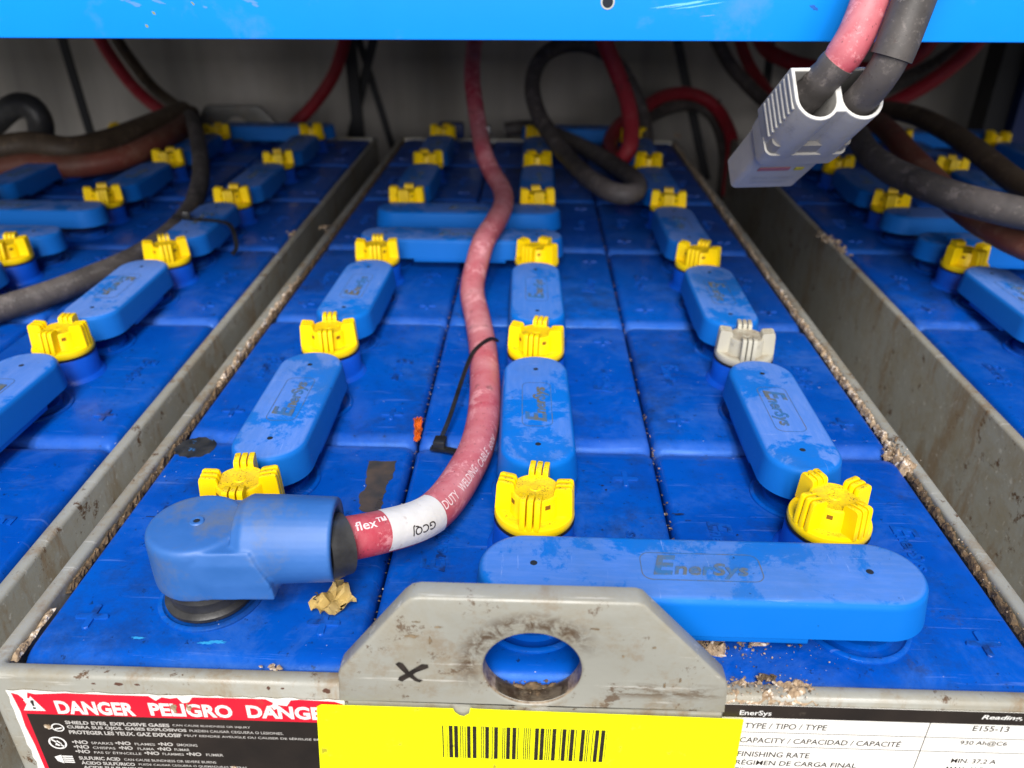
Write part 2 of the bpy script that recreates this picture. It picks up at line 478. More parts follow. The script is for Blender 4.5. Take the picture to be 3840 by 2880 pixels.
# ------------------------------------------------------------------ cell with its mouldings
def cell_mesh(cut=0):
    bm = bmesh.new()
    w, d = CW-.0011, CL-.0006
    lp = [rrect(w, d, .004, -.24), rrect(w, d, .004, -.0075)]
    for k in range(0, 7):
        a = k/6*math.pi/2
        lp.append(rrect(w, d, .004 + .002*math.sin(a), -.0065 + .0065*math.sin(a), .0034*(1-math.cos(a)), .0085*(1-math.cos(a))))
    loft(bm, lp)
    if cut:      # the first row stands against the tray wall and is shorter on that side
        for v in bm.verts:
            if cut < 0 and v.co.y < -.055: v.co.y += .0064
            if cut > 0 and v.co.y > .055: v.co.y -= .0064
    return fin(bm, 'cell', 60)
cell_me, cell_near, cell_far = cell_mesh(), cell_mesh(-1), cell_mesh(1)
def collar_mesh():
    bm = bmesh.new()
    lathe(bm, [(.0205, -.001), (.0196, .0008), (.0178, .0022), (.0173, .004), (.0170, .0135), (.0164, .0146), (.010, .0146)], 40)
    return fin(bm, 'vent_collar')
def ring_mesh():
    bm = bmesh.new()
    lathe(bm, [(.0206, -.0008), (.0204, .0007), (.0196, .0013), (.0187, .0013), (.0180, .0006), (.0176, .0003), (.0150, .0003), (.0146, .003), (.013, .0033)], 44)
    return fin(bm, 'terminal_ring', 40)
def plus_mesh():
    bm = bmesh.new()
    a, b = .0064, .00125
    pts = []
    for q in range(4):
        base = [(a-b*.6, -b), (a, -b*.4), (a, b*.4), (a-b*.6, b), (b, b)]
        for x, yy in base:
            c, s = math.cos(q*math.pi/2), math.sin(q*math.pi/2)
            pts.append((x*c - yy*s, x*s + yy*c))
    lo = [(x, yy, -.0005) for x, yy in pts]; m1 = [(x, yy, .0005) for x, yy in pts]; hi = [(x*.95, yy*.95, .0008) for x, yy in pts]
    loft(bm, [lo, m1, hi])
    return fin(bm, 'plus_mark', 40)
def ener(width, height, extr=.0005):
    """italic word mark: tall first letter, small rest, thin frame"""
    big = text_mesh('E', width*.26, height, .03, .25, 0)
    rest = text_mesh('nerSys', width*.76, height*.80, .02, .2, 0)
    me = join_meshes('word', [(big, Matrix.Translation((-width*.5, -height*.42, 0))), (rest, Matrix.Translation((-width*.285, -height*.58, 0)))])
    return me
def solid(me, t):
    bm = bmesh.new(); bm.from_mesh(me); bpy.data.meshes.remove(me)
    r_ = bmesh.ops.extrude_face_region(bm, geom=list(bm.faces))
    for e in r_['geom']:
        if isinstance(e, bmesh.types.BMVert): e.co.z += t
    return fin(bm, 'lettering', 40)
def frame_mesh(w, h, rc, line, t):
    bm = bmesh.new()
    o1 = rrect(w, h, rc, 0, n=5); i1 = rrect(w, h, rc-line, 0, line, line, n=5)
    n = len(o1)
    A = [bm.verts.new((x, yy, t)) for x, yy, z in o1]; B = [bm.verts.new((x, yy, t)) for x, yy, z in i1]
    for i in range(n): bm.faces.new((A[i], A[(i+1) % n], B[(i+1) % n], B[i]))
    return fin(bm, 'logo_frame')
collar_me, ring_me, plus_me = collar_mesh(), ring_mesh(), plus_mesh()
celllogo_me = solid(ener(.030, .0105), .0007)
def cell_proto():
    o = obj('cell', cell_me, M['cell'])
    obj('vent_collar', collar_me, M['collar'], o, (0, 0, 0))
    for s in (-1, 1):
        obj('terminal_ring', ring_me, M['cell'], o, (0, s*.041, 0))
        obj('plus_mark', plus_me, M['cellmark'], o, (s*.0445, -.0505, 0))
        obj('lettering', celllogo_me, M['cellmark'], o, (s*.041, .004, -.0001), (0, 0, R(-90)))
    return o

# ------------------------------------------------------------------ vent cap
def cap_mesh():
    bm = bmesh.new()
    lathe(bm, [(.0150, .0152), (.0166, .0158), (.0170, .0170), (.0170, .0185), (.0166, .0196), (.0156, .0199), (.0105, .0196)], 48)
    lathe(bm, [(.0112, .0190), (.0107, .0200), (.0104, .0286), (.0101, .0294), (.0094, .0297), (.0088, .0295), (.0024, .0294), (.0020, .0297), (.0010, .0297)], 40)
    prof = [(.0082, .0190), (.0082, .0312), (.0087, .0324), (.0098, .0329), (.0144, .0334), (.0154, .0329), (.0158, .0318), (.0167, .0196)]
    for q in range(4):
        for j in (-1, 0, 1):
            off = j*.0030; h = .00112
            rot = Matrix.Rotation(q*math.pi/2, 4, 'Z')
            lps = []
            for dy, sc in ((-h, 0), (-h+.0004, 1), (h-.0004, 1), (h, 0)):
                lp = []
                cx = sum(a for a, b in prof)/len(prof); cz = sum(b for a, b in prof)/len(prof)
                for a, b in prof:
                    k = 1.0 if sc else .955
                    lim = math.sqrt(.0168**2 - off**2)
                    aa = min(a, lim)
                    lp.append(rot @ Vector((cx+(aa-cx)*k, off+dy, cz+(b-cz)*k)))
                lps.append(lp)
            loft(bm, lps)
        # small square windows of the drum, beside every fin pack
    for q in range(4):
        a = R(q*90 + 38)
        rot = Matrix.Rotation(a, 4, 'Z')
        box(bm, .0090, .01058, -.0012, .0012, .0252, .0272, 0, 1, rot)
    me = fin(bm, 'vent_cap', 30)
    return me
cap_me = cap_mesh(); cap_me.materials.append(M['cap']); cap_me.materials.append(M['slot'])
capw_me = cap_me.copy(); capw_me.materials.clear(); capw_me.materials.append(M['capw']); capw_me.materials.append(M['capw'])
bmg = bmesh.new(); lathe(bmg, [(.0140, .0144), (.0168, .0144), (.0172, .0150), (.0171, .0157), (.0160, .0160)], 44)
gasket_me = fin(bmg, 'gasket')

# ------------------------------------------------------------------ connector strap covers
strap_cache = {}
def strap_mesh(length):
    """rounded bar cover, pins 'length' apart, along local X"""
    if length in strap_cache: return strap_cache[length]
    rad = .0186
    ex = .006 if abs(length-CW) < 1e-6 else 0.0
    bm = bmesh.new(); w, d = length + 2*rad + ex, 2*rad
    lp = [rrect(w, d, rad, .0108, -.0004, -.0004, 12), rrect(w, d, rad, .0120, -.0003, -.0003, 12)]
    zt = .0262
    for k in range(0, 6):
        a = k/5*math.pi/2; q = .0030
        lp.append(rrect(w, d, rad, zt - q + q*math.sin(a), .0010 + q*(1-math.cos(a)), .0010 + q*(1-math.cos(a)), 12))
    loft(bm, lp)
    # deeper skirt between the two ends
    box(bm, -length*.30, length*.30, -rad+.0001, rad-.0001, .0078, .0125, .0005)
    me = fin(bm, 'connector_strap', 45)
    strap_cache[length] = me
    return me
wl_me = solid(ener(.036, .0105), .00035)
bmh = bmesh.new(); lathe(bmh, [(.0014, 0), (.0013, .0001), (.0010, .00012)], 20); hole_me = fin(bmh, 'pin_hole')
fr_me = frame_mesh(.0445, .0150, .004, .00032, .0)
ZT = .0262
def strap(parent, x, yc, length, ang, flip=0, extra=0.0, label=None):
    o = obj('connector_strap', strap_mesh(length), M['strap'], parent, (x, yc, 0), (extra, 0, ang))
    if label: o['label'] = label
    l = obj('lettering', wl_me, M['dirtline'], o, (0, -.0003, ZT+.00002), (0, 0, math.pi if flip else 0))
    obj('logo_frame', fr_me, M['dirtline'], o, (0, 0, ZT+.00015))
    for s in (-1, 1):
        obj('pin_hole', hole_me, M['hole'], o, (s*length/2, 0, ZT+.00002))
    return o

# ------------------------------------------------------------------ tray
def tray_mesh():
    bm = bmesh.new(); yc = TL/2
    t = .0062
    def L(ix, z, rc): return [(x, yy+yc, z) for x, yy, z in rrect(TW, TL, rc, z, ix, ix, 4)]
    lp = [L(0, -TH, .004), L(0, -.0002, .004), L(.0003, .0008, .004), L(.0012, .0016, .003), L(t-.0012, .0016, .0025),
          L(t-.0003, .0008, .002), L(t, -.0002, .002), L(t, -TH+.006, .002)]
    loft(bm, lp, cap0=True, cap1=True)
    return fin(bm, 'tray', 50)
tray_me = tray_mesh()
def notched():
    o = bpy.data.objects.new('tray_tmp', tray_me.copy()); COL.objects.link(o)
    bm = bmesh.new(); lathe(bm, [(.0166, -.02), (.0166, .02)], 48)
    c = bpy.data.objects.new('cut_tmp', fin(bm, 'cut_tmp')); COL.objects.link(c)
    c.rotation_euler = (math.pi/2, 0, 0); c.location = (0, .004, .0122)
    m = o.modifiers.new('b', 'BOOLEAN'); m.object = c; m.operation = 'DIFFERENCE'; m.solver = 'EXACT'
    bpy.context.view_layer.update()
    me = bpy.data.meshes.new_from_object(o.evaluated_get(bpy.context.evaluated_depsgraph_get()))
    bpy.data.objects.remove(o); bpy.data.objects.remove(c); me.name = 'tray'
    return me
tray_me = notched()
def lug_mesh():
    cx, cz, rr = 0.0, .0122, .0166
    out = [(-.0675, -.006), (-.0665, .0075), (-.0655, .0100), (-.0425, .0405), (-.0400, .0428), (-.0370, .0436), (.0330, .0436), (.0355, .0428), (.0380, .0400), (.0655, .0095), (.0665, .0070), (.0675, -.006)]
    hole = [(cx + rr*math.cos(2*math.pi*k/48), cz + rr*math.sin(2*math.pi*k/48)) for k in range(48)]
    return curve2d('lifting_lug', [out, hole], .0084, .0014)
lug_me = lug_mesh(); lug_me2 = lug_me.copy()

# ------------------------------------------------------------------ batteries
for m_ in (cell_near, cell_far):
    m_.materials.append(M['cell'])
    for f_ in m_.polygons: f_.use_smooth = True
proto = cell_proto()
proto_used = [False]
def polarity(c, r_):
    """True: + end towards the viewer"""
    if c == 0: return True
    if c == 1: return False
    return True
def battery(loc, rz, label, centre=False):
    root = empty('battery', loc, rz)
    tag(root, label, 'battery', 'batteries standing side by side in the rack')
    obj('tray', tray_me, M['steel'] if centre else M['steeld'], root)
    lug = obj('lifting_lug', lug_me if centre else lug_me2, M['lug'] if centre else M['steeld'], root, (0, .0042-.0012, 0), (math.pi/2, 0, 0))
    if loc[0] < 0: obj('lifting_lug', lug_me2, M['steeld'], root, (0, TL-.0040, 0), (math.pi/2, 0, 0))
    rnd = random.Random(int(abs(loc[0])*1000)+3)
    capyaw = {(0, 0): 8, (1, 0): -8, (2, 0): 27, (0, 1): 7, (1, 1): -12, (2, 1): -6, (0, 2): 5, (1, 2): -30, (2, 2): -28, (0, 3): -4, (1, 3): 8, (2, 3): -7}
    for r_ in range(NR):
        for c in range(3):
            x = (c-1)*CW; yc = r_*CL + CL/2
            pos = polarity(c, r_)
            dz = rnd.uniform(-.0006, .0006)
            if centre and (c, r_) == (0, 0): dz = .0012
            if not proto_used[0]:
                o = proto; proto_used[0] = True; o.parent = root; o.location = (x, yc, dz); o.rotation_euler = (0, 0, 0 if pos else math.pi)
            else:
                o = like(proto, root, (x, yc, dz), (0, 0, 0 if pos else math.pi)); o.data = cell_me
            if r_ == 0: o.data = cell_near if pos else cell_far
            white = centre and (c, r_) == (2, 1)
            yaw = capyaw.get((c, r_), rnd.uniform(-35, 35)) if centre else rnd.uniform(-30, 30)
            k = obj('vent_cap', capw_me if white else cap_me, None, root, (x, yc, dz+.0002), (R(rnd.uniform(-.8, .8)), R(rnd.uniform(-.8, .8)), R(yaw)))
            if white: k['label'] = 'pale grey cap instead of a yellow one'
            obj('gasket', gasket_me, M['gasket'], k)
    A90 = math.pi/2
    jig = lambda: R(rnd.uniform(-1.1, 1.1))
    def bridge(c, r_):      # back post of row r_ to front post of row r_+1
        y0, y1 = r_*CL+POST[1], (r_+1)*CL+POST[0]
        strap(root, (c-1)*CW + rnd.uniform(-.001, .001), (y0+y1)/2, round(y1-y0, 4), (-A90 if c == 2 else A90)+jig())
    def cross(c, r_, back):
        strap(root, (c-.5)*CW, r_*CL+POST[1 if back else 0], CW, jig())
    for r_ in (0, 1, 3, 4): bridge(0, r_)
    for r_ in (0, 1, 3, 4): bridge(1, r_)
    for r_ in range(5): bridge(2, r_)
    cross(1, 0, False); cross(0, 2, True); cross(0, 3, False); cross(1, 5, True)
    return root

batC = battery((0, 0, 0), 0, 'battery in the middle of the rack, danger label and yellow barcode on its grey front', True)
batL = battery((-.4020, -.010, 0), R(1.0), 'battery left of the middle one, black cable lying across its blue cells')
batR = battery((.4450, .005, 0), R(-1.3), 'battery right of the middle one, beyond the wide gap beside its grey tray wall')
# the left battery is wired the other way round: its cross straps lie on the far side
for o in list(batL.children):
    if o.name.startswith('connector_strap') and abs(abs(o.rotation_euler.z)) < .2:
        pass

# ------------------------------------------------------------------ labels on the middle tray front (flat print at y = 0)
FY = -.0006
def plate(name, x0, x1, z0, z1, yf, mat, parent, th=.00025, rag=0.0, seed=1, cut=None):
    rr = random.Random(seed); pts = []
    def side(a, b, n, j):
        for k in range(n):
            t = k/n
            pts.append((a[0]+(b[0]-a[0])*t + (rr.uniform(-j, j) if k else 0), a[1]+(b[1]-a[1])*t + (rr.uniform(-j, j) if k else 0)))
    if cut: pts = list(cut)
    else:
        side((x0, z0), (x1, z0), 2, 0); side((x1, z0), (x1, z1), 2, 0)
        side((x1, z1), (x0, z1), 40 if rag else 2, rag); side((x0, z1), (x0, z0), 16 if rag else 2, rag)
    bm = bmesh.new()
    loft(bm, [[(a, yf, b) for a, b in pts], [(a, yf-th, b) for a, b in pts]])
    me = fin(bm, name, 20)
    return obj(name, me, mat, parent, smooth=False)
def prints(name, items, yf, mat, parent):
    ms = []
    for s, x0, x1, z0, h, kw in items:
        me = text_mesh(s, (x1-x0), h, **kw)
        ms.append((me, Matrix.Translation((x0, yf, z0)) @ FRONT))
    return obj(name, join_meshes(name, ms), mat, parent, smooth=False)
# danger label ------------------------------------------------------
zb = -.062
dl = plate('danger_label', -.1862, -.0655, zb, -.0056, FY, M['lwhite'], batC, .0002, .0005, 4)
red_cut = [(-.1835, zb), (-.0662, zb), (-.0662, -.0075), (-.0690, -.0062), (-.0815, -.0058), (-.0845, -.0062), (-.0862, -.0092), (-.0895, -.0088),
           (-.0935, -.0060), (-.1100, -.0060), (-.1195, -.0062), (-.1212, -.0088), (-.1235, -.0094), (-.1250, -.0066), (-.1275, -.0072), (-.1305, -.0066), (-.1330, -.0085), (-.1352, -.0062),
           (-.1500, -.0062), (-.1650, -.0060), (-.1760, -.0070), (-.1785, -.0062), (-.1800, -.0110), (-.1822, -.0075), (-.1845, -.0066), (-.1838, -.016), (-.1843, -.024), (-.1836, -.034)]
plate('red_field', 0, 0, 0, 0, FY-.0002, M['lred'], dl, .00012, cut=red_cut)
plate('black_field', -.1818, -.0662, zb, -.0172, FY-.00032, M['lblack'], dl, .00010)
B = dict(bold=.030)
BH = dict(bold=.038)
prints('heading_lettering', [('DANGER', -.1700, -.1415, -.0166, .0069, BH), ('PELIGRO', -.1361, -.1062, -.0161, .0067, BH), ('DANGER', -.1010, -.0688, -.0157, .0066, BH)], FY-.00045, M['lprint'], dl)
T = dict(bold=.004)
prints('warning_lettering', [
    ('SHIELD EYES, EXPLOSIVE GASES', -.1688, -.1305, -.0223, .0021, B), ('CAN CAUSE BLINDNESS OR INJURY', -.1293, -.1010, -.0216, .0013, T),
    ('CUBRA SUS OJOS. GASES EXPLOSIVOS', -.1687, -.1247, -.0247, .0020, B), ('PUEDEN CAUSAR CEGUERA O LESIONES.', -.1236, -.0893, -.0242, .0013, T),
    ('PROTEGER LES YEUX. GAZ EXPLOSIF', -.1686, -.1271, -.0273, .0020, B), ('PEUT RENDRE AVEUGLE OU CAUSER DE SÉRIEUSE BRÛLURE', -.1260, -.0700, -.0268, .0014, T),
    ('•NO', -.1690, -.1630, -.0327, .0020, B), ('SPARKS', -.1618, -.1537, -.0326, .0013, T), ('•NO', -.1528, -.1470, -.0325, .0019, B), ('FLAMES', -.1455, -.1380, -.0324, .0013, T), ('•NO', -.1368, -.1312, -.0323, .0019, B), ('SMOKING', -.1298, -.1222, -.0322, .0014, T),
    ('•NO', -.1690, -.1632, -.0353, .0020, B), ('CHISPAS', -.1618, -.1534, -.0352, .0013, T), ('•NO', -.1520, -.1468, -.0351, .0019, B), ('FLAMA', -.1450, -.1388, -.0350, .0013, T), ('•NO', -.1376, -.1324, -.0350, .0019, B), ('FUMAR', -.1312, -.1256, -.0349, .0014, T),
    ("•NO", -.1690, -.1635, -.0379, .0020, B), ("PAS D' ÉTINCELLE", -.1620, -.1442, -.0378, .0015, T), ('•NO', -.1430, -.1374, -.0376, .0019, B), ('FLAMMES', -.1362, -.1282, -.0375, .0013, T), ('•NO', -.1272, -.1216, -.0374, .0019, B), ('FUMER', -.1198, -.1134, -.0373, .0014, T),
    ('SULFURIC ACID', -.1686, -.1530, -.0416, .0019, B), ('CAN CAUSE BLINDNESS OR SEVERE BURNS', -.1515, -.1168, -.0414, .0013, T),
    ('ÁCIDO SULFÚRICO', -.1684, -.1480, -.0443, .0022, B), ('PUEDE CAUSAR CEGUERA O QUEMADURAS SEVERAS', -.1465, -.1056, -.0440, .0013, T),
    ('ACIDE SULFURIQUE', -.1682, -.1455, -.0470, .0019, B), ('PEUT RENDRE AVEUGLE OU CAUSER DE SÉRIEUSE BRÛLURE', -.1443, -.0955, -.0466, .0015, T),
], FY-.00045, M['lprintg'], dl)
# pictograms: warning triangle, shielded face, no-flame ring, gloved hand
def flat_poly(bm, pts, yf): bm.faces.new([bm.verts.new((a, yf, b)) for a, b in pts])
bm = bmesh.new()
flat_poly(bm, [(-.1822, -.0153), (-.1742, -.0153), (-.1778, -.0078)][::-1], FY-.00046)
me = bpy.data.meshes.new('warning_triangle'); bm.to_mesh(me); bm.free(); tri = obj('warning_triangle', me, M['lprint'], dl, smooth=False)
bm = bmesh.new()
flat_poly(bm, [(-.1786, -.0098), (-.1772, -.0098), (-.1776, -.0128), (-.1782, -.0128)][::-1], FY-.00058)
flat_poly(bm, [(-.1784, -.0134), (-.1774, -.0134), (-.1774, -.0143), (-.1784, -.0143)][::-1], FY-.00058)
me = bpy.data.meshes.new('exclamation_mark'); bm.to_mesh(me); bm.free(); obj('exclamation_mark', me, M['ink'], dl, smooth=False)
def ring2(bm, cx, cz, r0, r1, yf, n=28, sy=1.0):
    A = [bm.verts.new((cx+r1*math.cos(2*math.pi*k/n), yf, cz+sy*r1*math.sin(2*math.pi*k/n))) for k in range(n)]
    B_ = [bm.verts.new((cx+r0*math.cos(2*math.pi*k/n), yf, cz+sy*r0*math.sin(2*math.pi*k/n))) for k in range(n)]
    for i in range(n): bm.faces.new((A[i], A[(i+1) % n], B_[(i+1) % n], B_[i]))
bm = bmesh.new()
yf = FY-.00046
ring2(bm, -.1745, -.0325, .0027, .0034, yf)
flat_poly(bm, [(-.1769, -.0306), (-.1764, -.0301), (-.1721, -.0344), (-.1726, -.0349)], yf)
flat_poly(bm, [(-.1757, -.0336), (-.1744, -.0310), (-.1730, -.0328), (-.1742, -.0342)], yf)
ring2(bm, -.1722, -.0240, .0019, .0024, yf, sy=.9)
flat_poly(bm, [(-.1736, -.0246), (-.1708, -.0238), (-.1708, -.0244), (-.1734, -.0252)], yf)
flat_poly(bm, [(-.1762, -.0232), (-.1748, -.0226), (-.1752, -.0240), (-.1740, -.0246), (-.1758, -.0252)], yf)
for k in range(4):
    flat_poly(bm, [(-.1748, -.0396-.0011*k), (-.1708, -.0396-.0011*k), (-.1708, -.0403-.0011*k), (-.1748, -.0403-.0011*k)], yf)
flat_poly(bm, [(-.1778, -.0404), (-.1750, -.0392), (-.1750, -.0440), (-.1772, -.0428)], yf)
ring2(bm, -.1735, -.0485, .0020, .0025, yf, sy=.6)
me = bpy.data.meshes.new('pictograms'); bm.to_mesh(me); bm.free(); obj('pictograms', me, M['lprint'], dl, smooth=False)
# worn scrape marks of bare tape over the danger label
for k, (x, z, w, h, sd) in enumerate([(-.1270, -.0118, .0032, .0060, 1), (-.1215, -.0112, .0022, .0052, 2), (-.0905, -.0090, .0042, .0040, 3), (-.1755, -.0235, .0034, .0040, 4), (-.1105, -.0438, .0030, .0030, 5), (-.1795, -.0100, .0030, .0045, 6)]):
    rr = random.Random(sd); pts = []
    for q in range(14):
        a = 2*math.pi*q/14; f = rr.uniform(.45, 1.0)
        pts.append((x+w*.5*f*math.cos(a), z+h*.5*f*math.sin(a)))
    bm = bmesh.new(); loft(bm, [[(a, FY-.0005, b) for a, b in pts], [(a, FY-.00062, b) for a, b in pts]])
    obj('torn_film', fin(bm, 'torn_film'), M['lwhite'] if k in (2, 5) else M['debris'], dl, smooth=False)
# specification label -----------------------------------------------
sl = plate('specification_label', .0664, .1900, zb, -.0016, FY, M['lwhite'], batC, .0002)
plate('black_header', .0664, .1899, -.0078, -.0016, FY-.0002, M['lblack'], sl, .0001)
prints('header_lettering', [('EnerSys', .0722, .0831, -.0072, .0030, dict(bold=.01))], FY-.00035, M['lprint'], sl)
prints('header_lettering', [('Reading, PA', .1545, .1745, -.0056, .0026, dict(bold=.02, shear=.2))], FY-.00035, M['lprint'], sl)
prints('specification_lettering', [
    ('TYPE / TIPO / TYPE', .0748, .1034, -.0134, .0029, dict(bold=.012, shear=.06)), ('CAPACITY / CAPACIDAD / CAPACITÉ', .0742, .1306, -.0208, .0034, dict(bold=.012, shear=.06)),
    ('FINISHING RATE', .0743, .1001, -.0283, .0028, dict(bold=.012, shear=.06)), ('RÉGIMEN DE CARGA FINAL', .0743, .1176, -.0328, .0032, dict(bold=.012, shear=.06)),
    ('FIN DE LA CHARGE', .0745, .1053, -.0372, .0028, dict(bold=.012, shear=.06)),
], FY-.00025, M['ink'], sl)
prints('specification_lettering', [
    ('E155-13', .1531, .1655, -.0113, .0028, dict(bold=.012)), ('930 Ah@C6', .1507, .1670, -.0190, .0028, dict(bold=.012)),
    ('MIN. 37,2 A', .1502, .1660, -.0286, .0027, dict(bold=.012)), ('MAX. 46.5 A', .1495, .1655, -.0330, .0027, dict(bold=.012)),
], FY-.00025, M['ink'], sl)
bm = bmesh.new()
for z in (-.0155, -.0228, -.0395):
    flat_poly(bm, [(.0666, z), (.1898, z+.0004), (.1898, z+.0007), (.0666, z+.0003)], FY-.00024)
flat_poly(bm, [(.1379, -.0078), (.1382, -.0078), (.1382, zb+.001), (.1379, zb+.001)], FY-.00026)
me = bpy.data.meshes.new('table_lines'); bm.to_mesh(me); bm.free(); obj('table_lines', me, M['ink'], sl, smooth=False)
# yellow barcode label, stuck over both and the lower edge of the lug
LY = -.0016
ycut = [(-.0790, zb), (.0745, zb), (.0736, -.0076), (-.0100, -.0066), (-.0200, -.0064), (-.0212, -.0060), (-.0216, -.0088), (-.0235, -.0104), (-.0250, -.0100), (-.0266, -.0084), (-.0272, -.0066), (-.0650, -.0066), (-.0735, -.0066), (-.0752, -.0078)]
yl = plate('barcode_label', 0, 0, 0, 0, LY-.0002, M['lyellow'], batC, .0003, cut=ycut)
bars = [(0, 4), (14, 2), (20, 12), (36, 12), (54, 3), (61, 3), (68, 3), (75, 11), (92, 12), (118, 3), (124, 3), (130, 12), (150, 3), (157, 12), (182, 3), (188, 3), (194, 12), (212, 12), (228, 3), (246, 3), (252, 3), (258, 3), (264, 3), (270, 1), (280, 12), (296, 12), (312, 3), (318, 3), (324, 3), (332, 12), (356, 3), (362, 12), (380, 3), (386, 12), (402, 3), (418, 12), (434, 3), (440, 3), (452, 3), (460, 12), (478, 12), (494, 2)]
bm = bmesh.new()
x0b, x1b = -.0314, .0272
for a, w in bars:
    xa = x0b + (x1b-x0b)*a/497; xb = x0b + (x1b-x0b)*(a+w)/497
    flat_poly(bm, [(xa, -.0151), (xb, -.0151), (xb-.0002, -.0322), (xa-.0002, -.0322)], LY-.00056)
me = bpy.data.meshes.new('barcode'); bm.to_mesh(me); bm.free(); obj('barcode', me, M['ink'], yl, smooth=False)
# marker cross on the lug
bm = bmesh.new()
yf = -.0016
flat_poly(bm, [(-.0462, .0140), (-.0450, .0150), (-.0436, .0144), (-.0418, .0108), (-.0390, .0072), (-.0372, .0066), (-.0384, .0056), (-.0400, .0062), (-.0425, .0088), (-.0450, .0122)], yf)
flat_poly(bm, [(-.0458, .0066), (-.0444, .0058), (-.0418, .0080), (-.0394, .0104), (-.0350, .0128), (-.0352, .0142), (-.0372, .0144), (-.0402, .0120), (-.0430, .0096), (-.0452, .0080)], yf-.00008)
me = bpy.data.meshes.new('marker_cross'); bm.to_mesh(me); bm.free(); obj('marker_cross', me, M['ink'], batC, smooth=False)
# grime smears round the lug hole and along the rim
smear = mottled('brown_grime', (.11, .07, .035), (.25, .19, .12), 160, .7, bump=.3)
def blob(name, mat, parent, x, y_, z, w, h, seed, flat='front', th=.0002, n=22, lo=.5):
    rr = random.Random(seed); pts = []
    for q in range(n):
        a = 2*math.pi*q/n; f = rr.uniform(lo, 1.0)
        pts.append((w*.5*f*math.cos(a), h*.5*f*math.sin(a)))
    bm = bmesh.new()
    if flat == 'front': loft(bm, [[(x+a, y_, z+b) for a, b in pts], [(x+a, y_-th, z+b) for a, b in pts]])
    else: loft(bm, [[(x+a, y_+b, z) for a, b in pts], [(x+a, y_+b, z+th) for a, b in pts]])
    return obj(name, fin(bm, name), mat, parent, smooth=False)
LF = -.00150
k = 0
for x, z, w, h in [(.0200, .0325, .005, .0009), (.045, .0075, .0012, .003), (.0500, .0100, .001, .003), (-.040, .0270, .006, .0018), (-.034, .0255, .0015, .004), (-.031, .0315, .004, .0008), (.030, .0205, .0012, .0014), (-.0380, .0335, .004, .0006), (.0400, .0250, .002, .0010)]:
    blob('grime_mark', smear, batC, x, LF-.00003*(k % 3), z, w, h, k+50, n=14, th=.00008, lo=.3); k += 1
# brown chips on the front rim of the tray
chipm = plain('brown_paint_chip', (.10, .045, .03), .6)
for x, z, w, h in [(-.1450, -.0014, .0042, .0018), (-.1540, -.0016, .0018, .0009), (-.1385, -.0015, .0024, .0010), (-.0715, -.0018, .0036, .0030), (-.0920, -.0012, .0016, .0020), (-.0870, -.0012, .0014, .0010)]:
    blob('paint_chip', chipm, batC, x, -.00005, z, w, h, k+90, n=12, lo=.6, th=.0001); k += 1
# melted and torn-off marks on the front left cell
rr = random.Random(5)
pts = [(-.1743 + .0100*math.cos(a)*f, .1475 + .0094*math.sin(a)*f) for a, f in ((2*math.pi*q/36, 1+rr.uniform(-.07, .07)) for q in range(36))]
bm = bmesh.new(); loft(bm, [[(a, b, .0008) for a, b in pts], [(a, b, .00155) for a, b in pts]])
obj('burn_mark', fin(bm, 'burn_mark'), M['char'], batC, smooth=False)
base = [(-.0825, .1383), (-.0688, .1393), (-.0689, .1259), (-.0700, .1189), (-.0705, .1089), (-.0690, .0966), (-.0792, .0980), (-.0819, .1085), (-.0800, .1179), (-.0822, .1260)]
pts = []
for i in range(len(base)):
    a, b = base[i], base[(i+1) % len(base)]
    for q in range(5):
        t = q/5; pts.append((a[0]+(b[0]-a[0])*t+rr.uniform(-.0006, .0006), a[1]+(b[1]-a[1])*t+rr.uniform(-.0004, .0004)))
bm = bmesh.new(); loft(bm, [[(a, b, .0010) for a, b in pts], [(a, b, .0015) for a, b in pts]])
ps = obj('sticker_remnant', fin(bm, 'sticker_remnant'), mottled('grey_brown_sticker_glue', (.035, .035, .035), (.085, .06, .045), 90, .5, bump=.2), batC, smooth=False)
me = text_mesh('2024', .0080, .0022, .0, 0, 0)
obj('lettering', join_meshes('lettering', [(me, Matrix.Translation((-.0705, .0995, .00156)) @ Matrix.Rotation(R(88), 4, 'Z'))]), M['ink'], ps, smooth=False)

cy = mottled('pale_cyan_smear', (.02, .26, .62), (.03, .34, .66), 200, .5, bump=0)
for k, (x, y_, w, h) in enumerate([(-.1165, .0178, .0110, .0020), (-.1200, .0170, .0070, .0015), (-.1460, .0185, .0060, .0014)]):
    blob('paint_smear', cy, batC, x, y_, .0014+.0001*k, w, h, 300+k, 'top', .0001, 24, .35)
dk_ = plain('dark_scuff', (.008, .010, .016), .6)
for k, (x, y_, w, h) in enumerate([(-.1720, .0900, .0060, .0008), (-.1690, .0925, .0040, .0006), (.0660, .1020, .0090, .0013), (.0700, .0975, .0035, .0006), (.0330, .1230, .0020, .0010), (.0345, .1195, .0016, .0012), (.0250, .2300, .0014, .0012), (-.0950, .1620, .0014, .0012), (.0900, .0880, .0012, .0012)]):
    blob('scuff_mark', dk_, batC, x, y_, .0009 if x > 0 else .0014, w, h, 330+k, 'top', .00012, 16, .3)

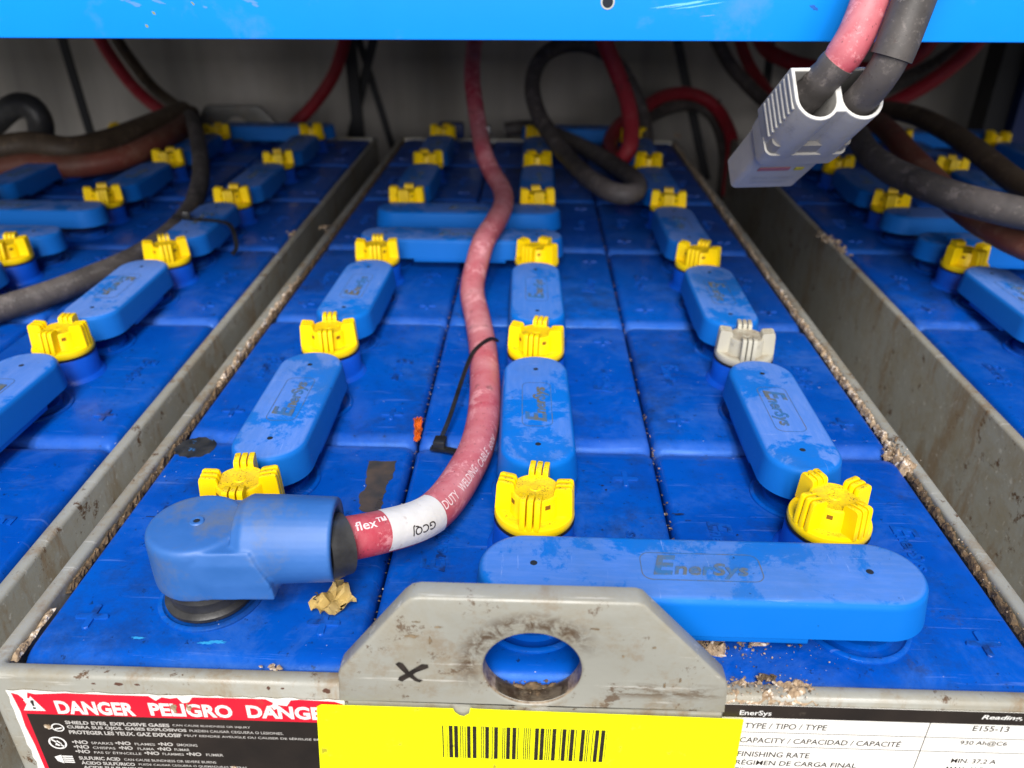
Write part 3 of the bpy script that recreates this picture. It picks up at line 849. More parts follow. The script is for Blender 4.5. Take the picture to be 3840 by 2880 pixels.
# ------------------------------------------------------------------ red welding cable with its boot
RC = .0087
red_main = [(-0.0850, .0455, .0258), (-0.0767, 0.0480, 0.0252), (-0.0690, 0.0520, 0.0240), (-0.0640, 0.0560, 0.0225), (-0.0573, 0.0635, 0.019), (-0.0496, 0.071, 0.0165), (-0.0425, 0.0824, 0.014), (-0.0367, 0.0999, 0.012), (-0.0326, 0.1183, 0.0105), (-0.0295, 0.1335, 0.0100), (-0.0278, 0.151, 0.0095), (-0.0272, 0.1722, 0.0095), (-0.0281, 0.1998, 0.0095), (-0.0306, 0.2315, 0.0095), (-0.0337, 0.2618, 0.0095), (-0.0402, 0.3056, 0.0100), (-0.045, 0.332, 0.0120), (-0.0465, 0.352, 0.0150), (-0.0445, 0.3750, 0.0230), (-0.041, 0.3943, 0.0330), (-0.0335, 0.437, 0.0362), (-0.0296, 0.485, 0.0362), (-0.0325, 0.5350, 0.0368), (-0.0445, 0.5768, 0.0436), (-0.0533, 0.5996, 0.0562), (-0.0606, 0.6427, 0.0701), (-0.0665, 0.6758, 0.0875), (-0.0728, 0.7189, 0.1094), (-0.0748, 0.7717, 0.1322), (-0.0731, 0.8035, 0.149), (-0.0702, 0.8452, 0.171), (-.067, .89, .20), (-.065, .93, .26)]
cab = empty('battery_cable', (-.0674, .0535, .0225))
tag(cab, 'thick red welding cable curving over the middle battery from a blue boot', 'cable')
inv = Matrix.Translation((.0674, -.0535, -.0225))
def child_world(o):
    o.matrix_parent_inverse = inv; return o
path = catmull(red_main, .003)
child_world(obj('jacket', tube_mesh('jacket', path, RC, 24), M['red'], cab))
wr = Wrap(path, RC)
def wrap_text(s, s0, length, height, theta0, flip=False, bold=.01, mat=None, lift=.00012, name='lettering', parent=None):
    me = text_mesh(s, length, height, bold, 0, 0)
    bm = bmesh.new(); bm.from_mesh(me); bpy.data.meshes.remove(me)
    for _ in range(1): bmesh.ops.subdivide_edges(bm, edges=[e for e in bm.edges if e.calc_length() > .0008], cuts=2)
    for v in bm.verts:
        u, w_ = v.co.x, v.co.y - height/2
        if flip: u, w_ = length-u, -w_
        v.co = wr.at(s0+u, theta0 - w_/wr.rad, lift)
    me = bpy.data.meshes.new(name); bm.to_mesh(me); bm.free()
    return child_world(obj(name, me, mat or M['pprint'], parent or cab, smooth=False))
def wrap_patch(name, s0, s1, t0, t1, mat, lift, nu=14, nv=12):
    bm = bmesh.new()
    g = [[bm.verts.new(wr.at(s0+(s1-s0)*i/nu, t0+(t1-t0)*j/nv, lift)) for j in range(nv+1)] for i in range(nu+1)]
    for i in range(nu):
        for j in range(nv): bm.faces.new((g[i][j], g[i+1][j], g[i+1][j+1], g[i][j+1]))
    return child_world(obj(name, fin(bm, name), mat, cab))
S0 = wr.s
def s_near(x, yv):
    i = min(range(len(path)), key=lambda k: (path[k].x-x)**2 + (path[k].y-yv)**2); return S0[i]
sA, sB = s_near(-.0618, .0590), s_near(-.0445, .0790)
wrap_patch('cable_sticker', sA, sB, R(-22), R(118), mottled('grubby_white_sticker', (.60, .59, .59), (.68, .67, .67), 60, .5, bump=.4, bscale=300, c3=(.48, .42, .42), s3=160, lo3=.60, hi3=.70), .00035)
wrap_text('GCQJ', sA+(sB-sA)*.36, .0112, .0042, R(72), flip=True, mat=M['ink'], lift=.0006)
wrap_text('flex™', sA-.0125, .0120, .0040, R(26), bold=.01)
wrap_text('DUTY', sB+.0010, .0115, .0040, R(46), bold=.005)
wrap_text('WELDING', sB+.0160, .0205, .0040, R(46), bold=.005)
wrap_text('CABLE', sB+.0405, .0140, .0040, R(55), bold=.003)
wrap_text('600V', sB+.0580, .0110, .0036, R(64), bold=.0)
# boot: cylindrical hood fused with a barrel
def boot_mesh():
    bm = bmesh.new()
    c = (0, 0)
    lathe(bm, [(.0180, .0120), (.0184, .015), (.0184, .0320), (.0180, .0340), (.0170, .0350), (.006, .0353)], 48)
    # hood web towards the barrel
    lp = []
    for z, hw, xr in ((.0125, .0165, .0318), (.0200, .0172, .0310), (.0290, .0172, .0270), (.0340, .0160, .0245)):
        lp.append([(0, -hw-.001, z), (.012, -hw-.0006, z), (xr, -hw+.0002, z), (xr, hw, z), (0, hw, z)])
    loft(bm, lp)
    lathe_n = 40
    ax = Vector((1, .055, -.02)).normalized(); q0 = Vector((.0190, .0005, .0275))
    sdir = Vector((0, 0, 1)).cross(ax).normalized(); ud = ax.cross(sdir)
    def ringp(t, rad): return [q0 + ax*t + (sdir*math.cos(2*math.pi*k/lathe_n) + ud*math.sin(2*math.pi*k/lathe_n))*rad for k in range(lathe_n)]
    loft(bm, [ringp(-.003, .0145), ringp(-.001, .0156), ringp(.001, .0169), ringp(.014, .0167), ringp(.0325, .0160), ringp(.0332, .0153), ringp(.0332, .0125), ringp(.030, .0123)])
    bmesh.ops.recalc_face_normals(bm, faces=bm.faces)
    me = bpy.data.meshes.new('boot'); bm.to_mesh(me); bm.free()
    o = bpy.data.objects.new('boot_tmp', me); COL.objects.link(o)
    m = o.modifiers.new('r', 'REMESH'); m.mode = 'VOXEL'; m.voxel_size = .00065; m.use_smooth_shade = True
    s_ = o.modifiers.new('s', 'SMOOTH'); s_.factor = .5; s_.iterations = 3
    dg = bpy.context.evaluated_depsgraph_get()
    out = bpy.data.meshes.new_from_object(o.evaluated_get(dg)); bpy.data.objects.remove(o)
    return out
BX, BY = -.1268, .0422
bo = obj('boot', boot_mesh(), M['boot'], cab, (BX, BY, .0022)); child_world(bo)
bmh = bmesh.new(); lathe(bmh, [(.0028, .0350), (.0024, .0355), (.0014, .0355), (.0011, .0350)], 20)
child_world(obj('pin_hole', fin(bmh, 'pin_hole'), M['boot'], cab, (BX+.0005, BY, .0026)))
bmh = bmesh.new(); lathe(bmh, [(.0011, .0353), (.0010, .0354)], 16)
child_world(obj('pin_hole', fin(bmh, 'pin_hole'), M['hole'], cab, (BX+.0005, BY, .0027)))
bmh = bmesh.new()
lathe(bmh, [(.0150, .001), (.0168, .0014), (.0171, .0030), (.0163, .0036), (.0150, .0042), (.0150, .0078), (.0158, .0090), (.0150, .0120)], 44)
child_world(obj('grommet', fin(bmh, 'grommet'), M['rubber'], cab, (BX, BY, .0012)))
q = [Vector((-.0800, .0420, .0262)), Vector((-.0760, .0445, .0258)), Vector((-.0728, .0468, .0253))]
child_world(obj('sleeve', tube_mesh('sleeve', catmull(q, .0015), .0118, 28, lambda s: .0128 - .00008*(s*1000) + .0002*math.sin(s*700)), M['rubber'], cab))

# ------------------------------------------------------------------ zip ties
def ribbon(name, pts, w, th, nrm=None):
    P = catmull(pts, .002) if len(pts) > 2 else [Vector(a) for a in pts]
    fr = frames(P); bm = bmesh.new(); lp = []
    for i, (q_, t, n1, s1) in enumerate(fr):
        lp.append([q_+s1*w/2+n1*th/2, q_-s1*w/2+n1*th/2, q_-s1*w/2-n1*th/2, q_+s1*w/2-n1*th/2])
    loft(bm, lp)
    return fin(bm, name, 30)
z1 = empty('zip_tie', (-.050, .151, .003)); tag(z1, 'long black zip tie looped loosely round the red cable', 'zip tie')
zi = Matrix.Translation((.050, -.151, -.003))
pts = [(-.0478, .1560, .0060), (-.0452, .1700, .0090), (-.0423, .1980, .0125), (-.0395, .2220, .0155), (-.0372, .2330, .0175), (-.0330, .2400, .0192), (-.0282, .2500, .0187), (-.0250, .2560, .0165), (-.0238, .2570, .0135)]
o = obj('strap', ribbon('strap', pts, .0022, .0011), M['zip'], z1); o.matrix_parent_inverse = zi
o = obj('strap', ribbon('strap', [(-.0530, .1500, .0028), (-.0480, .1492, .0030), (-.0400, .1465, .0032), (-.0340, .1445, .0030), (-.0250, .1430, .0025)], .0036, .0014), M['zip'], z1); o.matrix_parent_inverse = zi
bm = bmesh.new(); box(bm, -.0032, .0032, -.0036, .0036, 0, .0062, .0008)
o = obj('head', fin(bm, 'head', 30), M['zip'], z1, (-.0484, .1515, .0012), (0, 0, R(-6))); o.matrix_parent_inverse = zi
z2 = empty('zip_tie', (-.2700, .4500, .026)); tag(z2, 'black zip tie wrapped over a blue strap and the black cable, left battery', 'zip tie')
zi2 = z2.matrix_world.inverted() if False else Matrix.Translation((.2700, -.4500, -.026))
pts = [(-.3270, .5150, .0060), (-.3220, .4900, .0210), (-.3080, .4650, .0270), (-.2880, .4560, .0285), (-.2660, .4520, .0282), (-.2560, .4480, .0262), (-.2525, .4440, .0180), (-.2520, .4420, .0060), (-.2560, .4400, .0035)]
o = obj('strap', ribbon('strap', pts, .0036, .0013), M['zip'], z2); o.matrix_parent_inverse = zi2
bm = bmesh.new(); box(bm, -.0032, .0032, -.0032, .0032, 0, .006, .0008)
o = obj('head', fin(bm, 'head', 30), M['zip'], z2, (-.2990, .4620, .0275), (0, .2, .3)); o.matrix_parent_inverse = zi2

def band(loc, axis, rad, label, parent=None):
    ax = Vector(axis).normalized()
    bm = bmesh.new()
    lathe(bm, [(rad, -.0016), (rad+.0012, -.0014), (rad+.0012, .0014), (rad, .0016)], 24, cap0=False, cap1=False)
    box(bm, rad-.0002, rad+.0045, -.0024, .0024, -.0024, .0024, .0006)
    o = obj('zip_tie', fin(bm, 'zip_tie', 30), M['zip'], None, loc); o.rotation_euler = ax.to_track_quat('Z', 'Y').to_euler()
    tag(o, label, 'zip tie')
band((0.0965, 0.797, 0.0960), (.012, -.01, -.035), .0098, 'black zip tie ringed round the falling red cable inside the loop')
band((0.2690, 1.079, 0.0292), (.030, -.008, -.024), .0098, 'black zip tie round the red arch just before it drops into the gap')

# ------------------------------------------------------------------ other cables
def cable(name, pts, rad, mat, label, cat='cable', sc=None, group=None):
    if sc:   # same line, moved away from the viewer so that rad holds
        cpos = Vector((-0.002325, -0.191209, 0.223913)); pts = [cpos + (Vector(a)-cpos)*sc for a in pts]
    o = obj(name, tube_mesh(name, catmull(pts, .006), rad, 16), mat)
    tag(o, label, cat, group); return o
cable('battery_cable', [(-0.0450, 0.925, 0.0180), (-0.0077, 0.92, 0.0229), (0.0343, 0.85, 0.0218), (0.0691, 0.75, 0.0234), (0.0902, 0.66, 0.026), (0.0982, 0.6, 0.0287), (0.0927, 0.56, 0.0285), (0.0755, 0.55, 0.03), (0.0546, 0.6, 0.0295), (0.0367, 0.68, 0.0305), (0.0174, 0.75, 0.0411), (-0.0019, 0.8, 0.0635), (-0.0093, 0.83, 0.0908), (-0.0003, 0.85, 0.115), (0.0224, 0.88, 0.1282), (0.055, 0.9, 0.1294), (0.0866, 0.92, 0.1169), (0.1134, 0.93, 0.0907), (0.1333, 0.93, 0.0559), (0.1416, 0.9, 0.0300), (0.1373, 0.84, 0.0110)],
      .0098, M['black'], 'black cable coiled in a tall loop at the back of the middle battery')
cable('battery_cable', [(0.060, 0.82, 0.24), (0.0671, 0.8, 0.1601), (0.0753, 0.8, 0.1378), (0.0926, 0.8, 0.104), (0.1047, 0.78, 0.0752), (0.1082, 0.76, 0.0455), (0.1043, 0.74, 0.0286), (0.0977, 0.75, 0.0180), (0.0912, 0.8, 0.0140), (0.0933, 0.86, 0.0178), (0.1109, 0.92, 0.0274), (0.151, 1.0, 0.0373), (0.188, 1.05, 0.0475), (0.2306, 1.08, 0.0463), (0.2652, 1.08, 0.0313), (0.2834, 1.05, 0.0063), (0.2843, 1.0, -0.0174), (.28, .97, -.08)],
      .0096, M['reddark'], 'red cable dropping inside the black loop then arching over to the rear gap')
cable('battery_cable', [(0.1450, 0.985, 0.0080), (0.1559, 1.02, 0.0154), (0.1928, 1.06, 0.0263), (0.2357, 1.09, 0.0288), (0.2655, 1.09, 0.0162), (0.2814, 1.06, -0.0159), (0.2848, 1.04, -0.0463), (.283, 1.02, -.10)],
      .0088, M['black'], 'black cable following just under the red arch at the rear')
cable('battery_cable', [(-0.3763, 0.284, 0.0100), (-0.3678, 0.301, 0.0100), (-0.3498, 0.329, 0.0100), (-0.3344, 0.3683, 0.0100), (-0.3221, 0.4135, 0.0100), (-0.3212, 0.478, 0.0105), (-0.3274, 0.5414, 0.014), (-0.3431, 0.6105, 0.026), (-0.3749, 0.6941, 0.036), (-0.4165, 0.7903, 0.040), (-0.4461, 0.8501, 0.044)],
      .0088, M['black'], 'dark grey cable snaking over the left battery from its left edge to the back')
# printed line on that cable
wrL = Wrap(catmull([(-0.3763, 0.284, 0.0100), (-0.3678, 0.301, 0.0100), (-0.3498, 0.329, 0.0100), (-0.3344, 0.3683, 0.0100), (-0.3221, 0.4135, 0.0100)], .006), .0088)
cable('battery_cable', [(-0.5986, 0.66, 0.0363), (-0.584, 0.67, 0.0378), (-0.5622, 0.68, 0.0415), (-0.5379, 0.68, 0.0403), (-0.5159, 0.68, 0.0341), (-0.5032, 0.7, 0.0350), (-0.4904, 0.73, 0.0360), (-0.4802, 0.77, 0.0386), (-0.4719, 0.82, 0.041), (-0.4653, 0.88, 0.0435)],
      .0145, M['brown'], 'fat dirty brown cable lying along the back of the left battery')
cable('battery_cable', [(-0.6057, 0.66, 0.0150), (-0.5831, 0.66, 0.0197), (-0.5518, 0.67, 0.0234), (-0.5211, 0.67, 0.0203), (-0.4872, 0.68, 0.021), (-0.4592, 0.7, 0.0256), (-0.4433, 0.73, 0.0329), (-0.4404, 0.79, 0.0358), (-0.4498, 0.85, 0.036)],
      .0125, M['rust'], 'rusty red cable pressed under the fat brown cable, left battery')
cable('battery_cable', [(-0.6447, 0.74, 0.0404), (-0.6181, 0.74, 0.0611), (-0.5981, 0.74, 0.0739), (-0.5786, 0.74, 0.0747), (-0.5714, 0.74, 0.0600), (-0.5772, 0.74, 0.0400), (-0.5961, 0.76, 0.0254)],
      .0140, M['rubber'], 'short black cable humped up at the far left edge')
cable('battery_cable', [(-0.640, 1.0, 0.22), (-0.6228, 1.0, 0.1412), (-0.6149, 1.0, 0.1146), (-0.5968, 1.0, 0.0781), (-0.5679, 0.98, 0.053), (-0.5292, 0.95, 0.0351), (-0.5008, 0.92, 0.0289), (-.470, .90, .030)],
      .0088, M['reddark'], 'dim red cable slanting down behind the left battery from the beam')
cable('battery_cable', [(-0.640, 1.05, 0.22), (-0.625, 1.05, 0.138), (-0.6158, 1.05, 0.1102), (-0.6001, 1.05, 0.0818), (-0.5698, 1.03, 0.0524), (-0.5305, 1.0, 0.0350), (-0.4953, 0.95, 0.0323), (-.462, .90, .040)],
      .0088, M['brown'], 'dim dark cable beside the slanting red one behind the left battery')
cable('battery_cable', [(-0.27, 1.1, 0.22), (-0.2868, 1.1, 0.1376), (-0.2958, 1.1, 0.1088), (-0.3149, 1.1, 0.0659), (-0.3415, 1.1, 0.0317), (-0.3705, 1.1, 0.0022), (-0.3837, 1.09, -0.0074), (-.41, 1.08, -.06)],
      .0095, M['reddark'], 'dim red cable hanging by the black braces left of centre')
cable('battery_cable', [(0.2774, 0.5478, 0.0989), (0.2653, 0.4978, 0.097), (0.2455, 0.4184, 0.098), (0.2426, 0.3641, 0.0973), (0.2446, 0.3185, 0.099), (0.252, 0.2805, 0.1), (0.2732, 0.2561, 0.0992), (0.2951, 0.2418, 0.099)],
      .0105, M['black'], 'black cable sweeping out of the right edge in front of the rusty one', sc=1.16)
cable('battery_cable', [(0.3053, 0.6016, 0.0958), (0.2988, 0.5392, 0.0982), (0.2909, 0.4874, 0.0974), (0.2828, 0.4347, 0.0937), (0.2796, 0.3902, 0.0894), (0.2754, 0.3455, 0.0852), (0.2731, 0.3054, 0.0833), (0.2755, 0.2798, 0.082), (0.2801, 0.2586, 0.081), (0.2919, 0.2378, 0.0792)],
      .0105, M['rust'], 'rusty red cable passing under the black one at the right edge', sc=1.18)
cable('battery_cable', [(0.3636, 0.7281, 0.0793), (0.3691, 0.6941, 0.0858), (0.3742, 0.6374, 0.0893), (0.3758, 0.5689, 0.0866), (0.3688, 0.4917, 0.0826), (0.3663, 0.4453, 0.0775), (0.3628, 0.4114, 0.0759), (0.3646, 0.3614, 0.0742)],
      .0098, M['brown'], 'brown grimy cable, uppermost of the three at the right edge', sc=1.06)
cable('battery_cable', [(.2450, 1.1, .20), (0.2517, 1.1, 0.1422), (0.2692, 1.1, 0.1121), (0.2873, 1.1, 0.0852), (0.3079, 1.08, 0.0649), (0.3322, 1.05, 0.0426), (0.349, 1.0, 0.0388), (.380, .96, .034)],
      .0105, M['black'], 'dim black cable curving down behind the grey plug')
cable('battery_cable', [(.2850, 1.12, .20), (0.2935, 1.12, 0.1413), (0.3053, 1.12, 0.1119), (0.3188, 1.12, 0.0866), (0.3352, 1.1, 0.0626), (0.3494, 1.05, 0.0454), (.385, .98, .040)],
      .0088, M['reddark'], 'dim red cable curving down behind the grey plug')
cable('battery_cable', [(.31, 1.1, .20), (0.3161, 1.1, 0.1428), (0.3294, 1.08, 0.1125), (0.3463, 1.05, 0.1012), (0.376, 1.03, 0.0919), (0.4241, 1.0, 0.0915), (0.4721, 1.0, 0.0932), (0.5163, 1.0, 0.1073), (0.5331, 1.0, 0.1281), (0.5365, 1.0, 0.1511), (.54, 1.0, .21)],
      .0110, M['reddark'], 'dim red cable sagging in a shallow bow behind the plug leads')
cable('battery_cable', [(.62, 1.0, .20), (0.6028, 1.0, 0.146), (0.5927, 1.0, 0.1222), (0.5675, 1.0, 0.0947), (0.5398, 1.0, 0.0714), (0.4925, 0.98, 0.0511), (0.4581, 0.95, 0.0445), (.42, .93, .040)],
      .0105, M['reddark'], 'red cable falling from the beam at the upper right, in front of a black one')
cable('battery_cable', [(.635, 1.06, .20), (0.6203, 1.06, 0.142), (0.6065, 1.06, 0.1188), (0.5722, 1.06, 0.0911), (0.5163, 1.05, 0.0658), (0.4554, 1.0, 0.052), (0.422, 0.95, 0.041)],
      .0110, M['black'], 'black cable falling from the beam at the upper right, behind a red one')
# print on the long left cable
def wrap_on(wr_, s, s0, length, height, th0, mat, parent):
    me = text_mesh(s, length, height, 0, 0, 0); bm = bmesh.new(); bm.from_mesh(me); bpy.data.meshes.remove(me)
    for v in bm.verts: v.co = wr_.at(s0+v.co.x, th0-(v.co.y-height/2)/wr_.rad, .00015)
    me = bpy.data.meshes.new('lettering'); bm.to_mesh(me); bm.free(); return obj('lettering', me, mat, parent, smooth=False)
lc = [o for o in COL.objects if o.get('label', '').startswith('dark grey cable snaking')][0]
wrap_on(wrL, 'C 500V -- RoHS COMPLIANT -- MADE IN USA', .012, .105, .0030, R(50), plain('worn_grey_print', (.15, .14, .135), .6), lc)
# lug of the negative cable
bm = bmesh.new(); box(bm, -.018, .016, -.009, .009, .010, .030, .003)
l1 = obj('terminal_boot', fin(bm, 'terminal_boot', 40), M['darkblue'], None, (-CW+.008, 5*CL+POST[1], 0))
l1.parent = [o for o in COL.objects if o.get('label', '').startswith('black cable coiled')][0]
bm = bmesh.new(); box(bm, -.014, .014, -.0085, .0085, .012, .026, .002)
obj('cable_lug', fin(bm, 'cable_lug', 40), M['metal'], l1.parent, (-CW+.045, 5*CL+POST[1]+.006, 0))

# ------------------------------------------------------------------ charging plug hanging in front of the beam
A_ = Vector((.1405, .2085, .1690)); B_ = Vector((.1298, .2784, .1142))
e3 = (A_ - B_).normalized()
wv = Vector((.0377, -.0067, .0097)); wv = (wv - e3*wv.dot(e3)).normalized()
nv = e3.cross(wv)                  # points up and back
if nv.z < 0: nv = -nv
plug = empty('charging_plug', B_)
tag(plug, 'grey two-pole charging plug hanging below the blue beam on red and black leads', 'plug')
mx = Matrix((( wv.x, nv.x, e3.x, 0), (wv.y, nv.y, e3.y, 0), (wv.z, nv.z, e3.z, 0), (0, 0, 0, 1)))
if mx.determinant() < 0: wv = -wv; mx = Matrix(((wv.x, nv.x, e3.x, 0), (wv.y, nv.y, e3.y, 0), (wv.z, nv.z, e3.z, 0), (0, 0, 0, 1)))
plug.rotation_euler = mx.to_euler()
def plug_outline(w, t, lobes=True, n=14):
    """flat top, two round lobes below (local X across, local Y thickness, -Y towards the viewer)"""
    hw = w/2; rr = hw/2*1.02
    pts = [(hw, t*.5), (-hw, t*.5)]
    yb = t*.5 - (t - rr)
    for cx in (-hw/2, hw/2):
        for k in range(n+1):
            a = math.pi + math.pi*k/n
            x = cx + (hw/2)*math.cos(a); yy = (-t*.5 + rr) + rr*math.sin(a)
            if cx < 0 and x > -hw*.10: continue
            if cx > 0 and x < hw*.10: continue
            pts.append((x, yy))
    return pts
LEN = (A_-B_).length
out = plug_outline(.044, .0270)
def dhole(cx, w, t, yo):
    hw = w/2; pts = [(cx+hw, t*.5+yo), (cx-hw, t*.5+yo)]
    for k in range(15):
        a = math.pi + math.pi*k/14
        pts.append((cx+hw*math.cos(a), -t*.5+hw+yo+hw*math.sin(a)))
    return pts
hl = [dhole(-.0109, .0186, .0232, .0), dhole(.0109, .0186, .0232, .0)]
me = curve2d('housing', [out] + hl, .040, .0007)
def plug_rim():
    m, nt, b = new_mat('grey_plug_plastic_lit_rim'); n = N(nt)
    c = n.mix(n.ramp(n.noise(60, 7), .3, .7), (.30, .29, .275), (.35, .34, .32))
    c = n.mix(n.mul(n.ramp(n.noise(90, 8, .8), .55, .7), .5), c, (.12, .11, .10))
    c = n.mix(n.mul(n.ramp(n.sep()[2], .0188, .0199), n.ramp(n.noise(140, 6, .7), .25, .45)), c, (.62, .61, .58))  # bright light on the upper rim, painted in as a paler tone
    nt.links.new(c, b.inputs['Base Color']); b.inputs['Roughness'].default_value = .45
    n.bump(n.noise(150, 5), .3, .0006, b); return m
h_ = obj('housing', me, plug_rim(), plug, (0, 0, LEN-.020))
bm = bmesh.new()
def slab(bm, z0, z1, w0, t0, w1, t1, yo=0, rc=.003):
    loft(bm, [[(a, b+yo, z0+.001) for a, b, _ in rrect(w0-.002, t0-.002, rc, 0)], [(a, b+yo, z0+.002) for a, b, _ in rrect(w0, t0, rc, 0)], [(a, b+yo, z1) for a, b, _ in rrect(w1, t1, rc, 0)]])
slab(bm, -.003, LEN-.0385, .0385, .0190, .0395, .0200, .002)
obj('nose', fin(bm, 'nose', 40), M['plug'], plug)
bm = bmesh.new()
slab(bm, LEN-.052, LEN-.0375, .0425, .0245, .0440, .0262, 0, .004)
obj('shoulder', fin(bm, 'shoulder', 40), M['plug'], plug)
bm = bmesh.new()
for k in range(7):
    z = LEN-.004-.0045*k
    for s in (-1, 1):
        box(bm, s*.0215-.0011, s*.0215+.0011, -.0060, .0125, z-.0012, z+.0008, .0006)
rb = obj('grip_ridges', fin(bm, 'grip_ridges', 40), M['plug'], plug); rb['kind'] = 'stuff'
bm = bmesh.new()
lathe(bm, [(.0052, -.0155), (.0050, -.0142)], 24)
box(bm, -.0165, -.0135, -.0142, -.0130, LEN-.034, LEN-.0325, .0003)
box(bm, .0055, .0085, -.0142, -.0130, LEN-.034, LEN-.0325, .0003)
for f in bm.verts: pass
bm.free()
bm = bmesh.new(); box(bm, -.0135, .0045, -.0083, -.0078, .0225, .0262, .0002); obj('red_print', fin(bm, 'red_print'), plain('faded_red_print', (.30, .10, .11), .6), plug, smooth=False)
bm = bmesh.new(); box(bm, .0075, .0125, -.0083, -.0078, .0225, .0258, .0002); obj('yellow_print', fin(bm, 'yellow_print'), plain('faded_yellow_print', (.40, .34, .02), .6), plug, smooth=False)
tm = text_mesh('DO NOT CONNECT', .024, .0028, 0, 0, 0, 'CENTER'); tm2 = text_mesh('OR DISCONNECT', .022, .0028, 0, 0, 0, 'CENTER')
rotp = Matrix.Rotation(math.pi/2, 4, 'X')
pr = join_meshes('raised_lettering', [(tm, Matrix.Translation((0, -.0079, .0120)) @ rotp), (tm2, Matrix.Translation((0, -.0079, .0070)) @ rotp)])
obj('raised_lettering', pr, plain('grey_raised_lettering', (.28, .29, .31), .6), plug, smooth=False)
# cavities floor
bm = bmesh.new(); slab(bm, LEN-.044, LEN-.030, .042, .0235, .042, .0235); obj('cavity_floor', fin(bm, 'cavity_floor'), M['cavity'], plug)
pin = plug.matrix_world.copy()
PM = (Matrix.Translation(B_) @ mx).inverted()
def on_plug(o): o.matrix_parent_inverse = PM; return o
cr = [(0.1800, .232, .300), (0.1640, 0.2260, 0.2500), (0.1526, 0.2206, 0.2196), (0.1492, 0.2162, 0.2084), (0.1454, 0.2117, 0.1971), (0.141, 0.2090, 0.1876), (0.1350, 0.2122, 0.1770), (0.1300, 0.2215, 0.1660), (0.1260, 0.2345, 0.1540)]
cb = [(0.2010, .225, .300), (0.1850, 0.2200, 0.2500), (0.1703, 0.2135, 0.2199), (0.1643, 0.2049, 0.209), (0.1602, 0.2009, 0.1964), (0.1570, 0.1975, 0.1854), (0.1546, 0.2020, 0.1755), (0.1516, 0.2110, 0.1650), (0.1480, 0.2260, 0.1530)]
pr_ = catmull(cr, .003); pb_ = catmull(cb, .003)
sr = arclen(pr_); sb = arclen(pb_)
on_plug(obj('red_lead', tube_mesh('red_lead', pr_, .0086, 20, lambda s: .0086 if s < sr[-1]-.040 else .0078), M['red'], plug))
kb = next(i for i in range(len(sr)) if sr[i] > sr[-1]-.060)
o = on_plug(obj('heat_shrink_sleeve', tube_mesh('heat_shrink_sleeve', pr_[kb+6:], .0090, 20, lambda s: .0084 + .0004*math.sin(s*700)), M['black'], plug))
on_plug(obj('black_lead', tube_mesh('black_lead', pb_, .0078, 20), M['black'], plug))
kb = next(i for i in range(len(sb)) if sb[i] > sb[-1]-.044)
on_plug(obj('heat_shrink_sleeve', tube_mesh('heat_shrink_sleeve', pb_[:kb], .0094, 20), M['black'], plug))

# ------------------------------------------------------------------ rack: beam, deck, braces, post; wall and floor
def arr(bm, name, mat, label=None, cat=None, kind=None, group=None, parent=None):
    o = obj(name, fin(bm, name, 30), mat, parent, smooth=False)
    tag(o, label, cat, group, kind); return o
beam = empty('rack_beam', (0, .25, .187)); beam.rotation_euler = (0, R(-.28), 0)
tag(beam, 'bright sky blue steel beam running across the top', 'beam')
bm = bmesh.new()
box(bm, -1.3, 1.3, 0, .0035, 0, .125, .0012)
# box section: lower flange folds back
box(bm, -1.3, 1.3, .0035, .045, 0, .003, 0)
box(bm, -1.3, 1.3, .0035, .045, .122, .125, 0)
obj('face', fin(bm, 'face', 30), M['beam'], beam)
bm = bmesh.new(); lathe(bm, [(.0026, 0), (.0025, .0004)], 24)
obj('bolt_hole', fin(bm, 'bolt_hole'), M['hole'], beam, (.0322, -.0002, .0180), (math.pi/2, 0, 0))
bm = bmesh.new()
ring = [(.0036, 0), (.0034, .0003), (.0027, .0003), (.0026, 0)]
lathe(bm, ring, 24); obj('worn_rim', fin(bm, 'worn_rim'), plain('bare_rim_metal', (.42, .44, .42), .5), beam, (.0322, -.00005, .0180), (math.pi/2, 0, 0))
scr = plain('pale_scratch', (.14, .50, .95), .5)
dkm = plain('worn_paint_patch', (.10, .13, .30), .6)
def bscar(x, z, w, h, a, mat, sd, name='scratch_mark'):
    rr = random.Random(sd); pts = [(w*.5*rr.uniform(.4, 1)*math.cos(t), h*.5*rr.uniform(.4, 1)*math.sin(t)) for t in [2*math.pi*q/18 for q in range(18)]]
    ca, sa = math.cos(a), math.sin(a)
    pts = [(x+u*ca-v*sa, z+u*sa+v*ca) for u, v in pts]
    bm = bmesh.new(); loft(bm, [[(u, -.00002, v) for u, v in pts], [(u, -.00008, v) for u, v in pts]])
    obj(name, fin(bm, name), mat, beam, smooth=False)
bscar(.070, .0172, .036, .0018, .12, scr, 1); bscar(.078, .0165, .030, .0008, .14, scr, 2); bscar(.064, .0160, .020, .0007, .1, scr, 3)
bscar(.083, .0120, .010, .0007, .1, plain('grey_scratch', (.10, .30, .55), .5), 4)
for k, (x, z, w, h) in enumerate([(-.215, .0192, .012, .0030), (-.208, .0165, .010, .0028), (-.196, .0178, .009, .002), (-.150, .0186, .012, .0030), (-.146, .0160, .005, .0020), (-.172, .0150, .003, .0015)]):
    bscar(x, z, w, h, -.3, plain('grey_violet_wear', (.075, .25, .62), .6), 20+k, 'wear_mark')
for k, (x, z) in enumerate([(-.1990, .0122), (-.2040, .0062), (-.178, .0168)]):
    bscar(x, z, .0030, .0016, -.7, plain('mustard_speck', (.22, .26, .12), .7), 40+k, 'wear_mark')
bscar(.1350, .0158, .006, .0024, -.5, plain('blue_chip', (.0, .10, .45), .5), 50)

